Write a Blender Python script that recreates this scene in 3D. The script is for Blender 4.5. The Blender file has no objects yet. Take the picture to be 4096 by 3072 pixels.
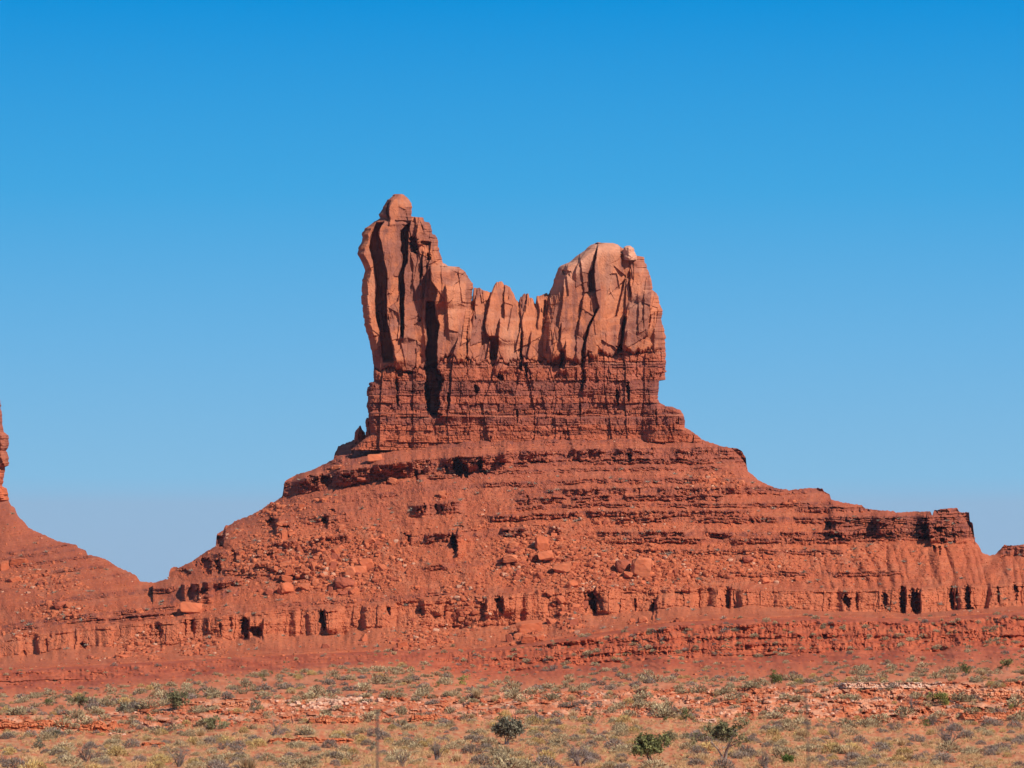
import bpy, math, random
import numpy as np

# ------------------------------------------------------------------ camera, world, sun, exposure
SC = bpy.context.scene
F = 4096 * 120 / 36.0          # photograph pixels per unit of x/Y
EH = 8.0                       # eye height over the plain
HZ = 2550.0                    # row of the eye level in the photograph
SUN_AZ, SUN_EL = 47.0, 39.0    # sun to the right of and behind the camera

cam_d = bpy.data.cameras.new('camera')
cam_d.lens, cam_d.sensor_width = 120, 36
cam_d.shift_y = (HZ - 1536) / 4096
cam_d.clip_start, cam_d.clip_end = 0.5, 40000
cam_d.dof.use_dof = True
cam_d.dof.focus_distance = 1000
cam_d.dof.aperture_fstop = 2.2
cam = bpy.data.objects.new('camera', cam_d)
SC.collection.objects.link(cam)
cam.location = (0, 0, EH)
cam.rotation_euler = (math.radians(90), 0, 0)
SC.camera = cam

world = bpy.data.worlds.new("World"); SC.world = world
world.use_nodes = True
wn, wl = world.node_tree.nodes, world.node_tree.links
bg = wn['Background']; bg.inputs['Strength'].default_value = 0.10
sky = wn.new('ShaderNodeTexSky'); sky.sky_type = 'NISHITA'; sky.sun_disc = False
sky.sun_elevation = math.radians(SUN_EL)
sky.sun_rotation = math.radians(180 - SUN_AZ)
sky.altitude = 1600; sky.air_density = 1.0; sky.dust_density = 0.3; sky.ozone_density = 2.0
# deep blue desert sky: the clear band near the horizon by elevation, the Nishita sky above it
EXPO = 0.42
wtc = wn.new('ShaderNodeTexCoord'); wsx = wn.new('ShaderNodeSeparateXYZ'); wl.new(wtc.outputs['Generated'], wsx.inputs['Vector'])
wrm = wn.new('ShaderNodeValToRGB'); wl.new(wsx.outputs['Z'], wrm.inputs['Fac'])
SKYCOL = [(0.0, (.318, .470, .645)), (0.026, (.308, .472, .665)), (0.0405, (.290, .474, .682)), (0.0445, (.238, .507, .752)), (0.085, (.148, .452, .770)), (0.13, (.052, .380, .752)), (0.187, (.0002, .280, .700)), (0.34, (.001, .15, .48))]
while len(wrm.color_ramp.elements) < len(SKYCOL): wrm.color_ramp.elements.new(0.5)
for e, (q, c) in zip(wrm.color_ramp.elements, SKYCOL):
    e.position = q; e.color = (*[x / (0.10 * 2 ** EXPO) * .1 for x in c], 1)
wsc = wn.new('ShaderNodeVectorMath'); wsc.operation = 'SCALE'; wsc.inputs['Scale'].default_value = 10
wl.new(wrm.outputs['Color'], wsc.inputs[0])
wmr = wn.new('ShaderNodeMapRange'); wmr.inputs['From Min'].default_value = 0.22; wmr.inputs['From Max'].default_value = 0.5
wl.new(wsx.outputs['Z'], wmr.inputs['Value'])
wmx = wn.new('ShaderNodeMix'); wmx.data_type = 'RGBA'
wl.new(wmr.outputs['Result'], wmx.inputs['Factor']); wl.new(wsc.outputs['Vector'], wmx.inputs['A']); wl.new(sky.outputs['Color'], wmx.inputs['B'])
wl.new(wmx.outputs['Result'], bg.inputs['Color'])

sun_d = bpy.data.lights.new('sun', 'SUN'); sun_d.energy = 4.6; sun_d.angle = math.radians(0.5)
sun_d.color = (1.0, 0.93, 0.84)
sun = bpy.data.objects.new('sun', sun_d); SC.collection.objects.link(sun)
sun.rotation_euler = (math.radians(90 - SUN_EL), 0, math.radians(SUN_AZ))

SC.view_settings.view_transform = 'Standard'; SC.view_settings.look = 'None'
SC.view_settings.exposure = EXPO; SC.view_settings.gamma = 1.0
SC.view_settings.use_curve_mapping = False

COL = SC.collection
# ------------------------------------------------------------------ helpers
def at(px, py, Y):
    return np.stack([(px - 2048) / F * Y, Y + 0 * px, EH + (HZ - py) / F * Y], -1)

def _h(ix, iy, iz, seed):
    h = (ix.astype(np.int64) * 374761393 + iy.astype(np.int64) * 668265263 + iz * 2147483647 + seed * 974634777) & 0xffffffff
    h = ((h ^ (h >> 13)) * 1274126177) & 0xffffffff
    h = ((h ^ (h >> 16)) * 2246822519) & 0xffffffff
    return ((h ^ (h >> 15)) & 0xffffff) / float(0xffffff)

def rnd(ix, iy=None, seed=0):
    ix = np.asarray(np.floor(ix))
    iy = np.zeros_like(ix) if iy is None else np.asarray(np.floor(iy)) + 0 * ix
    return _h(ix, iy, 0, seed)

def noise(x, y, seed=0):
    """gradient noise in about -1..1"""
    x = np.asarray(x, float); y = np.asarray(y, float) + 0 * x; x = x + 0 * y
    x0 = np.floor(x); y0 = np.floor(y); fx = x - x0; fy = y - y0
    u = fx * fx * fx * (fx * (fx * 6 - 15) + 10); v = fy * fy * fy * (fy * (fy * 6 - 15) + 10)
    def g(dx, dy):
        a = _h(x0 + dx, y0 + dy, 0, seed) * 6.2831853
        return np.cos(a) * (fx - dx) + np.sin(a) * (fy - dy)
    n0 = g(0, 0) * (1 - u) + g(1, 0) * u
    n1 = g(0, 1) * (1 - u) + g(1, 1) * u
    return (n0 * (1 - v) + n1 * v) * 1.5

def fbm(x, y, o=4, seed=0, gain=0.5, lac=2.03):
    a, s = 1.0, 0
    for k in range(o):
        s = s + a * noise(x, y, seed + k * 17); x = x * lac + 11.3; y = y * lac + 5.7; a *= gain
    return s

def worley(x, y, seed=0):
    """nearest cell: (random a, random b, dx, dy, f1, f2)"""
    x = np.asarray(x, float); y = np.asarray(y, float) + 0 * x; x = x + 0 * y
    x0 = np.floor(x); y0 = np.floor(y)
    f1 = np.full(x.shape, 9.0); f2 = np.full(x.shape, 9.0)
    cx = np.zeros_like(x); cy = np.zeros_like(x); ix = np.zeros_like(x); iy = np.zeros_like(x)
    for dx in (-1, 0, 1):
        for dy in (-1, 0, 1):
            px = x0 + dx; py = y0 + dy
            qx = px + _h(px, py, 1, seed); qy = py + _h(px, py, 2, seed)
            d = np.sqrt((qx - x) ** 2 + (qy - y) ** 2)
            n = d < f1
            f2 = np.where(n, f1, np.minimum(f2, d))
            cx = np.where(n, qx, cx); cy = np.where(n, qy, cy); ix = np.where(n, px, ix); iy = np.where(n, py, iy)
            f1 = np.where(n, d, f1)
    return _h(ix, iy, 3, seed), _h(ix, iy, 4, seed), _h(ix, iy, 5, seed), x - cx, y - cy, f1, f2

def sst(a, b, x):
    t = np.clip((x - a) / (b - a), 0, 1); return t * t * (3 - 2 * t)

def line(pts):
    p = np.array(sorted(pts), float)
    return lambda x: np.interp(x, p[:, 0], p[:, 1])

def vline(pts):                       # x as a function of row
    p = np.array(sorted(pts, key=lambda q: q[1]), float)
    return lambda y: np.interp(y, p[:, 1], p[:, 0])

def mk_mesh(name, V, Q, col=None, mat=None, smooth=False):
    V = np.asarray(V, np.float32); Q = np.asarray(Q, np.int32)
    me = bpy.data.meshes.new(name)
    k = Q.shape[1]
    me.vertices.add(len(V)); me.vertices.foreach_set('co', V.ravel())
    me.loops.add(Q.size); me.loops.foreach_set('vertex_index', Q.ravel())
    me.polygons.add(len(Q)); me.polygons.foreach_set('loop_start', np.arange(0, Q.size, k, dtype=np.int32))
    me.polygons.foreach_set('loop_total', np.full(len(Q), k, np.int32))
    me.polygons.foreach_set('use_smooth', np.full(len(Q), bool(smooth)))
    if col is not None:
        a = me.attributes.new('tint', 'FLOAT_COLOR', 'POINT')
        c = np.ones((len(V), 4), np.float32); c[:, :3] = col
        a.data.foreach_set('color', c.ravel())
    me.update(calc_edges=True)
    if mat: me.materials.append(mat)
    return me

def grid_q(nr, nc, wrap=False):
    i = np.arange(nr - 1)[:, None]; j = np.arange(nc if wrap else nc - 1)[None, :]
    j2 = (j + 1) % nc
    return np.stack([i * nc + j, i * nc + j2, (i + 1) * nc + j2, (i + 1) * nc + j], -1).reshape(-1, 4)

def obj(name, me, parent=None, loc=None, label=None, cat=None, group=None, kind=None):
    o = bpy.data.objects.new(name, me); COL.objects.link(o)
    if parent is not None: o.parent = parent
    if loc is not None: o.location = loc
    tag(o, label, cat, group, kind)
    return o

def tag(o, label=None, cat=None, group=None, kind=None):
    for k, v in (('label', label), ('category', cat), ('group', group), ('kind', kind)):
        if v: o[k] = v

def mix(a, b, t):
    t = np.clip(t, 0, 1)[..., None]
    return np.asarray(a) * (1 - t) + np.asarray(b) * t

# ------------------------------------------------------------------ materials
def rock_mat(name, scale=0.6, bump=0.35, var=0.25, dist=0.5):
    m = bpy.data.materials.new(name); m.use_nodes = True
    n, l = m.node_tree.nodes, m.node_tree.links
    b = n['Principled BSDF']; b.inputs['Roughness'].default_value = 0.92
    b.inputs['Specular IOR Level'].default_value = 0.12
    at_ = n.new('ShaderNodeAttribute'); at_.attribute_name = 'tint'
    tc = n.new('ShaderNodeTexCoord')
    nz = n.new('ShaderNodeTexNoise'); nz.inputs['Scale'].default_value = scale
    nz.inputs['Detail'].default_value = 6; nz.inputs['Roughness'].default_value = 0.65
    l.new(tc.outputs['Object'], nz.inputs['Vector'])
    mr = n.new('ShaderNodeMapRange')
    mr.inputs['From Min'].default_value = 0.3; mr.inputs['From Max'].default_value = 0.7
    mr.inputs['To Min'].default_value = 1 - var; mr.inputs['To Max'].default_value = 1 + var
    l.new(nz.outputs['Fac'], mr.inputs['Value'])
    mx = n.new('ShaderNodeMix'); mx.data_type = 'RGBA'; mx.blend_type = 'MULTIPLY'; mx.inputs['Factor'].default_value = 1
    l.new(at_.outputs['Color'], mx.inputs['A']); l.new(mr.outputs['Result'], mx.inputs['B'])
    l.new(mx.outputs['Result'], b.inputs['Base Color'])
    bp = n.new('ShaderNodeBump'); bp.inputs['Strength'].default_value = bump; bp.inputs['Distance'].default_value = dist
    n2 = n.new('ShaderNodeTexNoise'); n2.inputs['Scale'].default_value = scale * 2.5
    n2.inputs['Detail'].default_value = 5; n2.inputs['Roughness'].default_value = 0.6
    l.new(tc.outputs['Object'], n2.inputs['Vector'])
    l.new(n2.outputs['Fac'], bp.inputs['Height']); l.new(bp.outputs['Normal'], b.inputs['Normal'])
    return m

def plain_mat(name, c, var=0.3, scale=3.0, rough=0.9, trans=0.0):
    m = bpy.data.materials.new(name); m.use_nodes = True
    n, l = m.node_tree.nodes, m.node_tree.links
    b = n['Principled BSDF']; b.inputs['Roughness'].default_value = rough
    b.inputs['Specular IOR Level'].default_value = 0.15
    tc = n.new('ShaderNodeTexCoord'); nz = n.new('ShaderNodeTexNoise')
    nz.inputs['Scale'].default_value = scale; nz.inputs['Detail'].default_value = 3
    l.new(tc.outputs['Object'], nz.inputs['Vector'])
    oi = n.new('ShaderNodeObjectInfo')
    rp = n.new('ShaderNodeValToRGB')
    rp.color_ramp.elements[0].position = 0.3; rp.color_ramp.elements[1].position = 0.7
    rp.color_ramp.elements[0].color = (*[x * (1 - var) for x in c], 1)
    rp.color_ramp.elements[1].color = (*[x * (1 + var) for x in c], 1)
    l.new(nz.outputs['Fac'], rp.inputs['Fac'])
    hv = n.new('ShaderNodeHueSaturation')
    mr = n.new('ShaderNodeMapRange'); mr.inputs['To Min'].default_value = 0.75; mr.inputs['To Max'].default_value = 1.25
    l.new(oi.outputs['Random'], mr.inputs['Value']); l.new(mr.outputs['Result'], hv.inputs['Value'])
    l.new(rp.outputs['Color'], hv.inputs['Color']); l.new(hv.outputs['Color'], b.inputs['Base Color'])
    return m

def tint_mat(name, rough=0.9):
    m = bpy.data.materials.new(name); m.use_nodes = True
    n, l = m.node_tree.nodes, m.node_tree.links
    b = n['Principled BSDF']; b.inputs['Roughness'].default_value = rough
    b.inputs['Specular IOR Level'].default_value = 0.12
    a = n.new('ShaderNodeAttribute'); a.attribute_name = 'tint'
    oi = n.new('ShaderNodeObjectInfo'); hv = n.new('ShaderNodeHueSaturation')
    mr = n.new('ShaderNodeMapRange'); mr.inputs['To Min'].default_value = 0.8; mr.inputs['To Max'].default_value = 1.2
    l.new(oi.outputs['Random'], mr.inputs['Value']); l.new(mr.outputs['Result'], hv.inputs['Value'])
    l.new(a.outputs['Color'], hv.inputs['Color']); l.new(hv.outputs['Color'], b.inputs['Base Color'])
    return m

M_CLIFF = rock_mat('sandstone_cliff', 0.5, 0.55, 0.15, 0.5)
M_TALUS = rock_mat('red_talus', 0.8, 0.75, 0.24, 0.5)
M_GROUND = rock_mat('desert_soil', 0.9, 0.6, 0.22, 0.25)
M_BOULDER = rock_mat('boulder_rock', 0.5, 0.4, 0.15, 0.3)
M_PLANT = tint_mat('desert_plant')
M_WOOD = plain_mat('weathered_wood', (0.085, 0.062, 0.05), 0.35, 6)
M_STEEL = plain_mat('rusty_steel', (0.075, 0.062, 0.055), 0.3, 20, 0.7)

# real base colours
C_SAND = np.array((0.36, 0.118, 0.063)); C_SANDO = np.array((0.405, 0.128, 0.056)); C_VARN = np.array((0.185, 0.067, 0.047))
C_PALE = np.array((0.50, 0.235, 0.145)); C_GREY = np.array((0.46, 0.25, 0.19))
C_BASE = np.array((0.265, 0.073, 0.042)); C_BASED = np.array((0.180, 0.052, 0.036))
C_TAL = np.array((0.405, 0.099, 0.041)); C_TALD = np.array((0.325, 0.076, 0.035)); C_TALO = np.array((0.45, 0.13, 0.056))
C_RED = np.array((0.34, 0.070, 0.031)); C_SOIL = np.array((0.45, 0.130, 0.055)); C_PINK = np.array((0.56, 0.26, 0.15))

# ------------------------------------------------------------------ layout lines read off the photograph
T1 = line([(-400, 2170), (0, 2120), (700, 2030), (1135, 1930), (1500, 1862), (1700, 1836), (2000, 1816), (2500, 1802), (2975, 1797), (4500, 1790)])
T2 = line([(-400, 2600), (0, 2560), (300, 2515), (700, 2482), (1100, 2442), (1500, 2425), (1900, 2385), (2350, 2355), (2700, 2358), (3000, 2362), (3400, 2362), (3700, 2350), (4096, 2335), (4600, 2330)])
T3 = line([(-400, 2692), (0, 2680), (300, 2665), (900, 2632), (1300, 2612), (1700, 2600), (1900, 2597), (2050, 2583), (2300, 2545), (2700, 2488), (3200, 2468), (3500, 2472), (3700, 2475), (4096, 2445), (4600, 2440)])
E1 = line([(-700, 2790), (0, 2775), (300, 2765), (700, 2725), (900, 2705), (1100, 2690), (1300, 2672), (1500, 2662), (1700, 2680), (1900, 2725), (2048, 2735), (2400, 2718), (2600, 2706), (2900, 2712), (3200, 2700), (3500, 2690), (3700, 2675), (4096, 2658), (4800, 2650)])
E2 = line([(-700, 2868), (0, 2862), (250, 2858), (480, 2850), (700, 2815), (900, 2797), (1200, 2794), (1500, 2792), (1800, 2785), (2000, 2768), (2300, 2765), (2600, 2757), (2900, 2750), (3200, 2748), (3400, 2742), (3800, 2732), (4096, 2724), (4800, 2720)])
E3 = line([(-700, 2945), (0, 2945), (500, 2935), (900, 2900), (1300, 2895), (1700, 2890), (2100, 2880), (2500, 2868), (2900, 2875), (3300, 2885), (3700, 2900), (4096, 2890), (4800, 2890)])

SKY_R = [(2640, 1740), (2763, 1735), (2799, 1751), (2817, 1763), (2846, 1771), (2877, 1782), (2921, 1790), (2953, 1794), (2969, 1807), (2974, 1818), (2983, 1826), (2986, 1862), (2993, 1886), (3010, 1897), (3016, 1906), (3039, 1924), (3080, 1943), (3111, 1954), (3159, 1960), (3194, 1956), (3238, 1952), (3289, 1952), (3297, 1965), (3320, 1979), (3323, 1997), (3365, 2009), (3383, 2012), (3448, 2021), (3459, 2034), (3513, 2041), (3578, 2045), (3585, 2050), (3658, 2046), (3722, 2045), (3727, 2060), (3731, 2060), (3735, 2041), (3766, 2036), (3829, 2031), (3837, 2048), (3850, 2050), (3877, 2050), (3879, 2086), (3891, 2092), (3900, 2168), (3914, 2178), (3927, 2211), (3958, 2223), (3980, 2218), (4001, 2196), (4019, 2180), (4055, 2182), (4095, 2178), (4250, 2172), (4600, 2160)]
SKY_L = [(612, 2331), (674, 2314), (677, 2290), (682, 2276), (696, 2266), (714, 2271), (768, 2246), (805, 2219), (863, 2184), (867, 2135), (893, 2122), (898, 2108), (906, 2099), (918, 2101), (938, 2085), (999, 2062), (1036, 2043), (1075, 2018), (1081, 2010), (1097, 2008), (1129, 1986), (1134, 1957), (1137, 1927), (1185, 1899), (1253, 1878), (1307, 1851), (1336, 1836), (1338, 1813), (1347, 1799), (1352, 1786), (1415, 1760), (1474, 1745), (1560, 1735)]
SKYM = line(SKY_L + [(1561, 1732), (2560, 1725)] + SKY_R)
SKYL = line([(-400, 1940), (0, 1950), (22, 1955), (30, 1960), (33, 1998), (43, 2020), (60, 2033), (72, 2066), (99, 2090), (113, 2111), (181, 2142), (230, 2165), (307, 2179), (311, 2189), (343, 2201), (349, 2219), (398, 2227), (438, 2246), (479, 2273), (520, 2289), (545, 2303), (551, 2312), (561, 2325), (612, 2331)])

def smoothed(f, x0, x1, w):
    x = np.arange(x0 - 300, x1 + 301, 4.0); y = f(np.clip(x, x0, x1)); k = int(w / 4)
    c = np.convolve(np.pad(y, k, 'edge'), np.ones(2 * k + 1) / (2 * k + 1), 'valid')
    return lambda q: np.interp(q, x, c)
SKYM_S = smoothed(SKYM, 612, 4600, 56); SKYL_S = smoothed(SKYL, -400, 612, 40)

def strat(px, py):
    a, b, c = T1(px), T2(px), T3(px)
    return np.where(py < a, 1815 + (py - a), np.where(py < b, 1815 + 545 * (py - a) / (b - a), np.where(py < c, 2360 + 200 * (py - b) / (c - b), 2560 + (py - c))))

PROF = np.array([(1600, 1330), (1730, 1262), (1790, 1236), (1815, 1231), (1870, 1224), (2000, 1200), (2330, 1140), (2362, 1130), (2470, 1122), (2560, 1080), (2700, 1030)], float)
# ledges of the apron: top (strat rows), thickness, strength, from px, to px
LEDGES = [(1815, 62, 1.25, 1100, 2030), (1806, 44, 1.15, 2000, 3060), (1848, 20, 0.95, 2050, 3010), (1752, 52, 1.1, 1300, 1520), (1735, 52, 1.1, 1660, 2740),
          (1925, 18, .75, 1500, 3000), (1990, 44, 1.0, 1650, 1840), (1962, 26, 1.1, 2060, 3330), (1990, 24, 1.0, 2060, 2900), (2022, 16, .8, 2000, 3330), (2052, 24, 1.05, 1950, 3000), (2078, 22, 1.05, 2450, 3600),
          (2105, 34, 1.0, 1620, 2250), (2135, 20, 1.1, 2400, 3500), (2158, 22, 1.0, 2420, 3400), (2040, 22, 1.1, 3190, 3330),
          (1975, 40, .6, 1200, 1400), (2070, 34, 1.1, 860, 1400), (2106, 26, 1.0, 860, 1380), (2150, 30, 1.0, 840, 1330), (2182, 22, 1.0, 840, 1300), (2206, 26, .9, 850, 1300), (2040, 16, 1.0, 3300, 3700), (2038, 150, 1.25, 3715, 3930),
          (2080, 92, 1.25, 3325, 3715), (2195, 100, 1.0, 660, 960), (2290, 20, .9, 0, 700), (2312, 18, .8, 0, 640), (2225, 22, .75, 1700, 2300), (2290, 18, .7, 2500, 3600), (2205, 16, .75, 2500, 3400), (2203, 46, 1.3, 3985, 4600), (2320, 26, .9, 360, 700),
          (1930, 14, .95, -400, 335), (1955, 16, .95, -400, 365), (1998, 16, .95, -400, 425), (2056, 16, .95, -400, 530), (2110, 14, .8, -400, 560), (2195, 26, 1.2, 120, 700),
          (1880, 14, .7, 1700, 2900), (2330, 16, .8, 1100, 1800)]
NOTCH = [  # px, py, half width, half height, depth in metres
    (597, 2521, 12, 26, 4), (640, 2525, 10, 32, 4), (771, 2516, 10, 40, 5), (741, 2512, 6, 30, 3), (827, 2507, 6, 26, 3), (881, 2512, 5, 24, 3), (922, 2498, 7, 28, 4), (981, 2512, 17, 44, 7), (1026, 2530, 26, 22, 6),
    (438, 2525, 7, 22, 3), (335, 2584, 12, 14, 4), (185, 2584, 7, 28, 3), (97, 2625, 8, 22, 4), (199, 2539, 8, 12, 4), (1293, 2480, 15, 38, 6), (1555, 2444, 7, 18, 4), (1689, 2448, 14, 18, 5), (1451, 2557, 8, 14, 3),
    (1931, 2435, 14, 30, 6), (1999, 2417, 18, 28, 6), (2372, 2408, 22, 40, 8), (2400, 2412, 12, 34, 6), (2618, 2450, 12, 48, 6), (2541, 2422, 5, 26, 3), (2912, 2390, 10, 42, 6), (2880, 2420, 8, 26, 4),
    (3314, 2413, 6, 22, 4), (3387, 2408, 16, 26, 6), (3427, 2404, 6, 34, 5), (3540, 2400, 10, 34, 5), (3611, 2399, 12, 58, 8), (3661, 2412, 20, 55, 9), (3806, 2390, 10, 44, 7), (3827, 2380, 5, 26, 3), (3871, 2399, 11, 62, 8), (3884, 2442, 18, 11, 5), (3993, 2381, 6, 34, 4), (4063, 2367, 9, 34, 6),
    (1817, 2175, 14, 42, 8), (1630, 2150, 12, 18, 4), (1845, 2110, 10, 8, 3), (1834, 1868, 22, 40, 8), (1862, 1885, 14, 32, 6), (1920, 1855, 12, 22, 6), (1938, 1890, 12, 10, 4), (1665, 1905, 7, 28, 4), (1690, 1890, 8, 10, 2), (1788, 1880, 10, 20, 3),
    (1300, 1925, 26, 24, 7), (1380, 1900, 30, 14, 4), (1250, 1920, 20, 18, 5), (1697, 2030, 8, 20, 5), (1745, 2030, 8, 18, 4), (1768, 2030, 6, 16, 4), (2110, 1998, 6, 20, 3), (2555, 1965, 6, 14, 3), (2520, 1825, 8, 14, 3), (2455, 1838, 10, 10, 2),
    (1088, 2095, 22, 24, 7), (1298, 2085, 12, 16, 5), (826, 2265, 22, 34, 9), (740, 2292, 22, 14, 5), (872, 2268, 12, 30, 6), (780, 2255, 8, 14, 3), (936, 2240, 12, 40, 4), (880, 2165, 14, 24, 8),
    (3700, 2110, 20, 22, 7), (3712, 2150, 16, 14, 5), (3752, 2120, 20, 12, 4), (3768, 2160, 14, 10, 4), (3326, 2105, 16, 20, 5), (3738, 2198, 6, 16, 4), (3757, 2204, 6, 20, 4), (3816, 2155, 7, 18, 3), (1140, 2108, 16, 8, 3), (3010, 2085, 8, 8, 3), (1330, 2046, 10, 8, 3),
    (1412, 1800, 6, 22, 4), (1445, 1800, 6, 20, 4), (1678, 1755, 12, 26, 6), (1470, 1790, 10, 18, 5)]

ASTEPS = [([(1832, 2112), (1826, 2150), (1832, 2214)], 6, 45), ([(1645, 2135), (1640, 2170)], 3, 60), ([(2384, 2345), (2380, 2400), (2392, 2450)], 6.5, 110), ([(1300, 2440), (1292, 2480), (1308, 2520)], 5.5, 70), ([(1850, 1835), (1846, 1900)], 4, 40), ([(1930, 1822), (1926, 1880)], 3.5, 60), ([(3706, 2062), (3712, 2110), (3722, 2170)], 7, 90), ([(3330, 2082), (3322, 2120), (3336, 2150)], 4, 120),
    ([(2632, 2385), (2615, 2440), (2606, 2490)], 6, 60), ([(1945, 2400), (1940, 2460)], 4, 60), ([(2012, 2385), (2014, 2440)], 4, 80), ([(1110, 2075), (1104, 2125)], 5, 60), ([(1312, 2070), (1308, 2100)], 4, 60), ([(900, 2120), (890, 2180)], 6, 70), ([(2925, 2350), (2918, 2430)], 5, 80), ([(3625, 2350), (3622, 2455)], 6, 30), ([(3684, 2360), (3680, 2465)], 7, 90), ([(3818, 2350), (3816, 2430)], 5, 50), ([(3884, 2345), (3880, 2455)], 6, 80), ([(1000, 2475), (996, 2555)], 5, 22), ([(1052, 2480), (1050, 2550)], 4, 60), ([(1690, 1760), (1700, 1790)], 4, 120)]

def notch_depth(px, py, lst=NOTCH):
    o = np.zeros(np.broadcast(px, py).shape)
    soft = lst is NOTCH
    wob = 6 * noise(px / 11.0, py / 14.0, 77) + 5 * (rnd(py / 7. + .3 * noise(px / 8., py / 8., 78), 0, 79) - .5)
    wob2 = 6 * noise(px / 8.0, py / 10.0, 75) + 3 * noise(px / 4., py / 5., 76)
    for x, y, a, b, d in lst:
        m = (np.abs(px - x) < a * 1.5 + 8) & (np.abs(py - y) < b * 1.6 + 8)
        if not m.any(): continue
        dy = (py[m] - y + 1.3 * wob[m] * min(1, b / 24.)) / b
        dx = (px[m] - x + 1.5 * wob2[m] * min(1, a / 15.)) / a - .30 * dy
        dx = dx / (1 - .42 * sst(-.3, 1.0, dy) + .16 * wob[m] / 6.)
        r = np.abs(dx) ** 2.2 + np.abs(dy) ** 2.6
        if soft and y > 2340 and x < 3500 and a < 15: d = d * (.35 + .5 * ((x * 7 + y) % 10) / 10.)
        o[m] = np.maximum(o[m], d * (1 - sst(0.45, 1.3, r)))
    return o

def apron_Y(px, py, top, left=False):
    """distance of the apron's surface seen at photograph pixel (px, py)"""
    px = px + 0.0 * py; py = py + 0.0 * px
    wx = 5 * fbm(px / 60., py / 60., 2, 5)
    s = strat(px, py) + 4 * noise(px / 70., py / 300., 3) + 2.0 * noise(px / 17., py / 40., 4)
    q = noise((px + 0.10 * (py - 2400) + 1.2 * wx) / 105., py / 900., 24) + .4 * noise((px + wx) / 40., py / 500., 25)
    qa = .55 + .45 * sst(-.1, .5, noise(px / 260., .4, 37))
    q1 = noise((px + wx) / 120., .4, 24)
    sf = 2472 + 26 * qa * (sst(-.5, .2, q1) - .6) + 2.5 * noise(px / 22., 0.7, 9) + 58 * sst(3050, 3400, px)       # foot of the lower cliff
    sq = np.where((s > 2362) & (s < 2560), np.where(s < sf, 2362 + (s - 2362) * 108 / (sf - 2362), 2470 + (s - sf) * 90 / (2560 - sf)), s)
    Y = np.interp(sq, PROF[:, 0], PROF[:, 1])
    m = 0.17
    cliff = sst(2350, 2366, s) * (1 - sst(sf - 6, sf + 6, s))
    o = np.zeros_like(Y)
    for k, (t0, th, A, xa, xb) in enumerate(LEDGES):
        w = sst(xa - 25, xa + 25, px) * (1 - sst(xb - 25, xb + 25, px))
        if not (w > 0).any(): continue
        keep = 0.35 + 0.75 * sst(-0.45, 0.25, noise(px / 150., k * 3.1, 40 + k) + .3 * noise(px / 50., k * 2.2, 80 + k)) if A > 1.12 else .10 + .95 * sst(-.2, .3, noise(px / 140., k * 3.1, 40 + k) + .5 * noise(px / 42., k * 2.2, 80 + k) + .12 + .22 * sst(1900, 2100, px))
        blk = rnd((px + wx * .6 + 7 * noise(px / 30., s / 12., 55)) / (15 + 14 * rnd(k, 0, 5)), k + 31 + np.floor(s / 14.) * 7, 6)
        t = s - t0 - 4 * noise(px / 75., k * 1.7, 61) - 3 * noise(px / 14., k * 1.7, 66) - 5 * (rnd((px + wx) / 26., k, 67) - .5)
        kb = sst(-.35, .4, noise(px / 190., k * 3.1, 40 + k) + .1) * .55 if A <= 1.12 else keep
        up = np.exp(np.minimum(t, 0) / 5.)
        a = w * A * np.where(t > 0, keep * (0.84 + 0.32 * blk), kb * (1 - up) + keep * up)
        g = np.where(t < 0, np.exp(np.minimum(t, 0) / (0.6 * th + 5)), np.where(t < th, 1 - t / th, 0.0))
        o = o + a * m * th * g * np.where((t > 0) & (t < th), 1.12, 1.0)
        ru = sst(-.3, .2, noise(px / 38., k * 1.1, 64))
        o = o - w * keep * np.minimum(A, 1) * (1.3 * ru * np.exp(-((t - .38 * th) / 2.2) ** 2) + 1.5 * np.exp(-((t - th) / 2.8) ** 2) * sst(-.4, .1, noise(px / 30., k * 2.9, 65)))
        cliff = np.maximum(cliff, w * A * keep * sst(-3, 2, t) * (1 - sst(th - 2, th + 4, t)))
    # bedding and joints inside the cliffs
    low = sst(2348, 2364, s) * (1 - sst(sf - 8, sf + 10, s))
    low = low * (1 - .85 * sst(.35, .8, rubble_zone(px, py + 30)))
    of, bo, rec = beds(px + wx, s, 820, 5, 30, 1690, 2620, 16, 85)
    gm = sst(-.45, .3, noise(px / 60., s / 18., 26))
    cl = np.clip(cliff, 0, 1) * (1 - .55 * low)
    o = o + cl * (1 - .6 * low) * (.55 * of + .75 * bo * gm - .95 * rec * gm)
    o = o + cl * .8 * (worley((px + wx) / 46., s / 150., 27)[0] - .5)
    o = o + low * qa * (6.5 * (sst(-.45, .1, q) - .6)) + low * 1.6 * (worley((px + wx) / 30., s / 500., 44)[0] - .5) + low * (.35 * noise(px / 13., py / 50., 28) + .5 * noise(px / 200., s / 4., 29) * (1 - sst(2376, 2400, s)) + (1.0 * sst(2352, 2356, s + 4 * noise(px / 40., .2, 38)) * (1 - sst(2372, 2378, s)) - .8 * np.exp(-((s - 2380) / 3.) ** 2)) * sst(-.05, .45, noise(px / 75., .9, 41) + .4 * noise(px / 22., .4, 42)) - .45 * rec * gm * sst(-.1, .4, noise(px / 55., py / 30., 43)))
    # slopes: faint gullies down the fall line and rubble
    slope = 1 - np.clip(cliff, 0, 1)
    rz = rubble_zone(px, py)
    bz = sst(3300, 3340, px) * (1 - sst(3920, 3960, px)) * (1 - sst(2170, 2190, s))
    o = o + np.clip(cliff, 0, 1) * bz * (1.5 * of + 1.9 * bo - 2.2 * rec)
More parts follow.
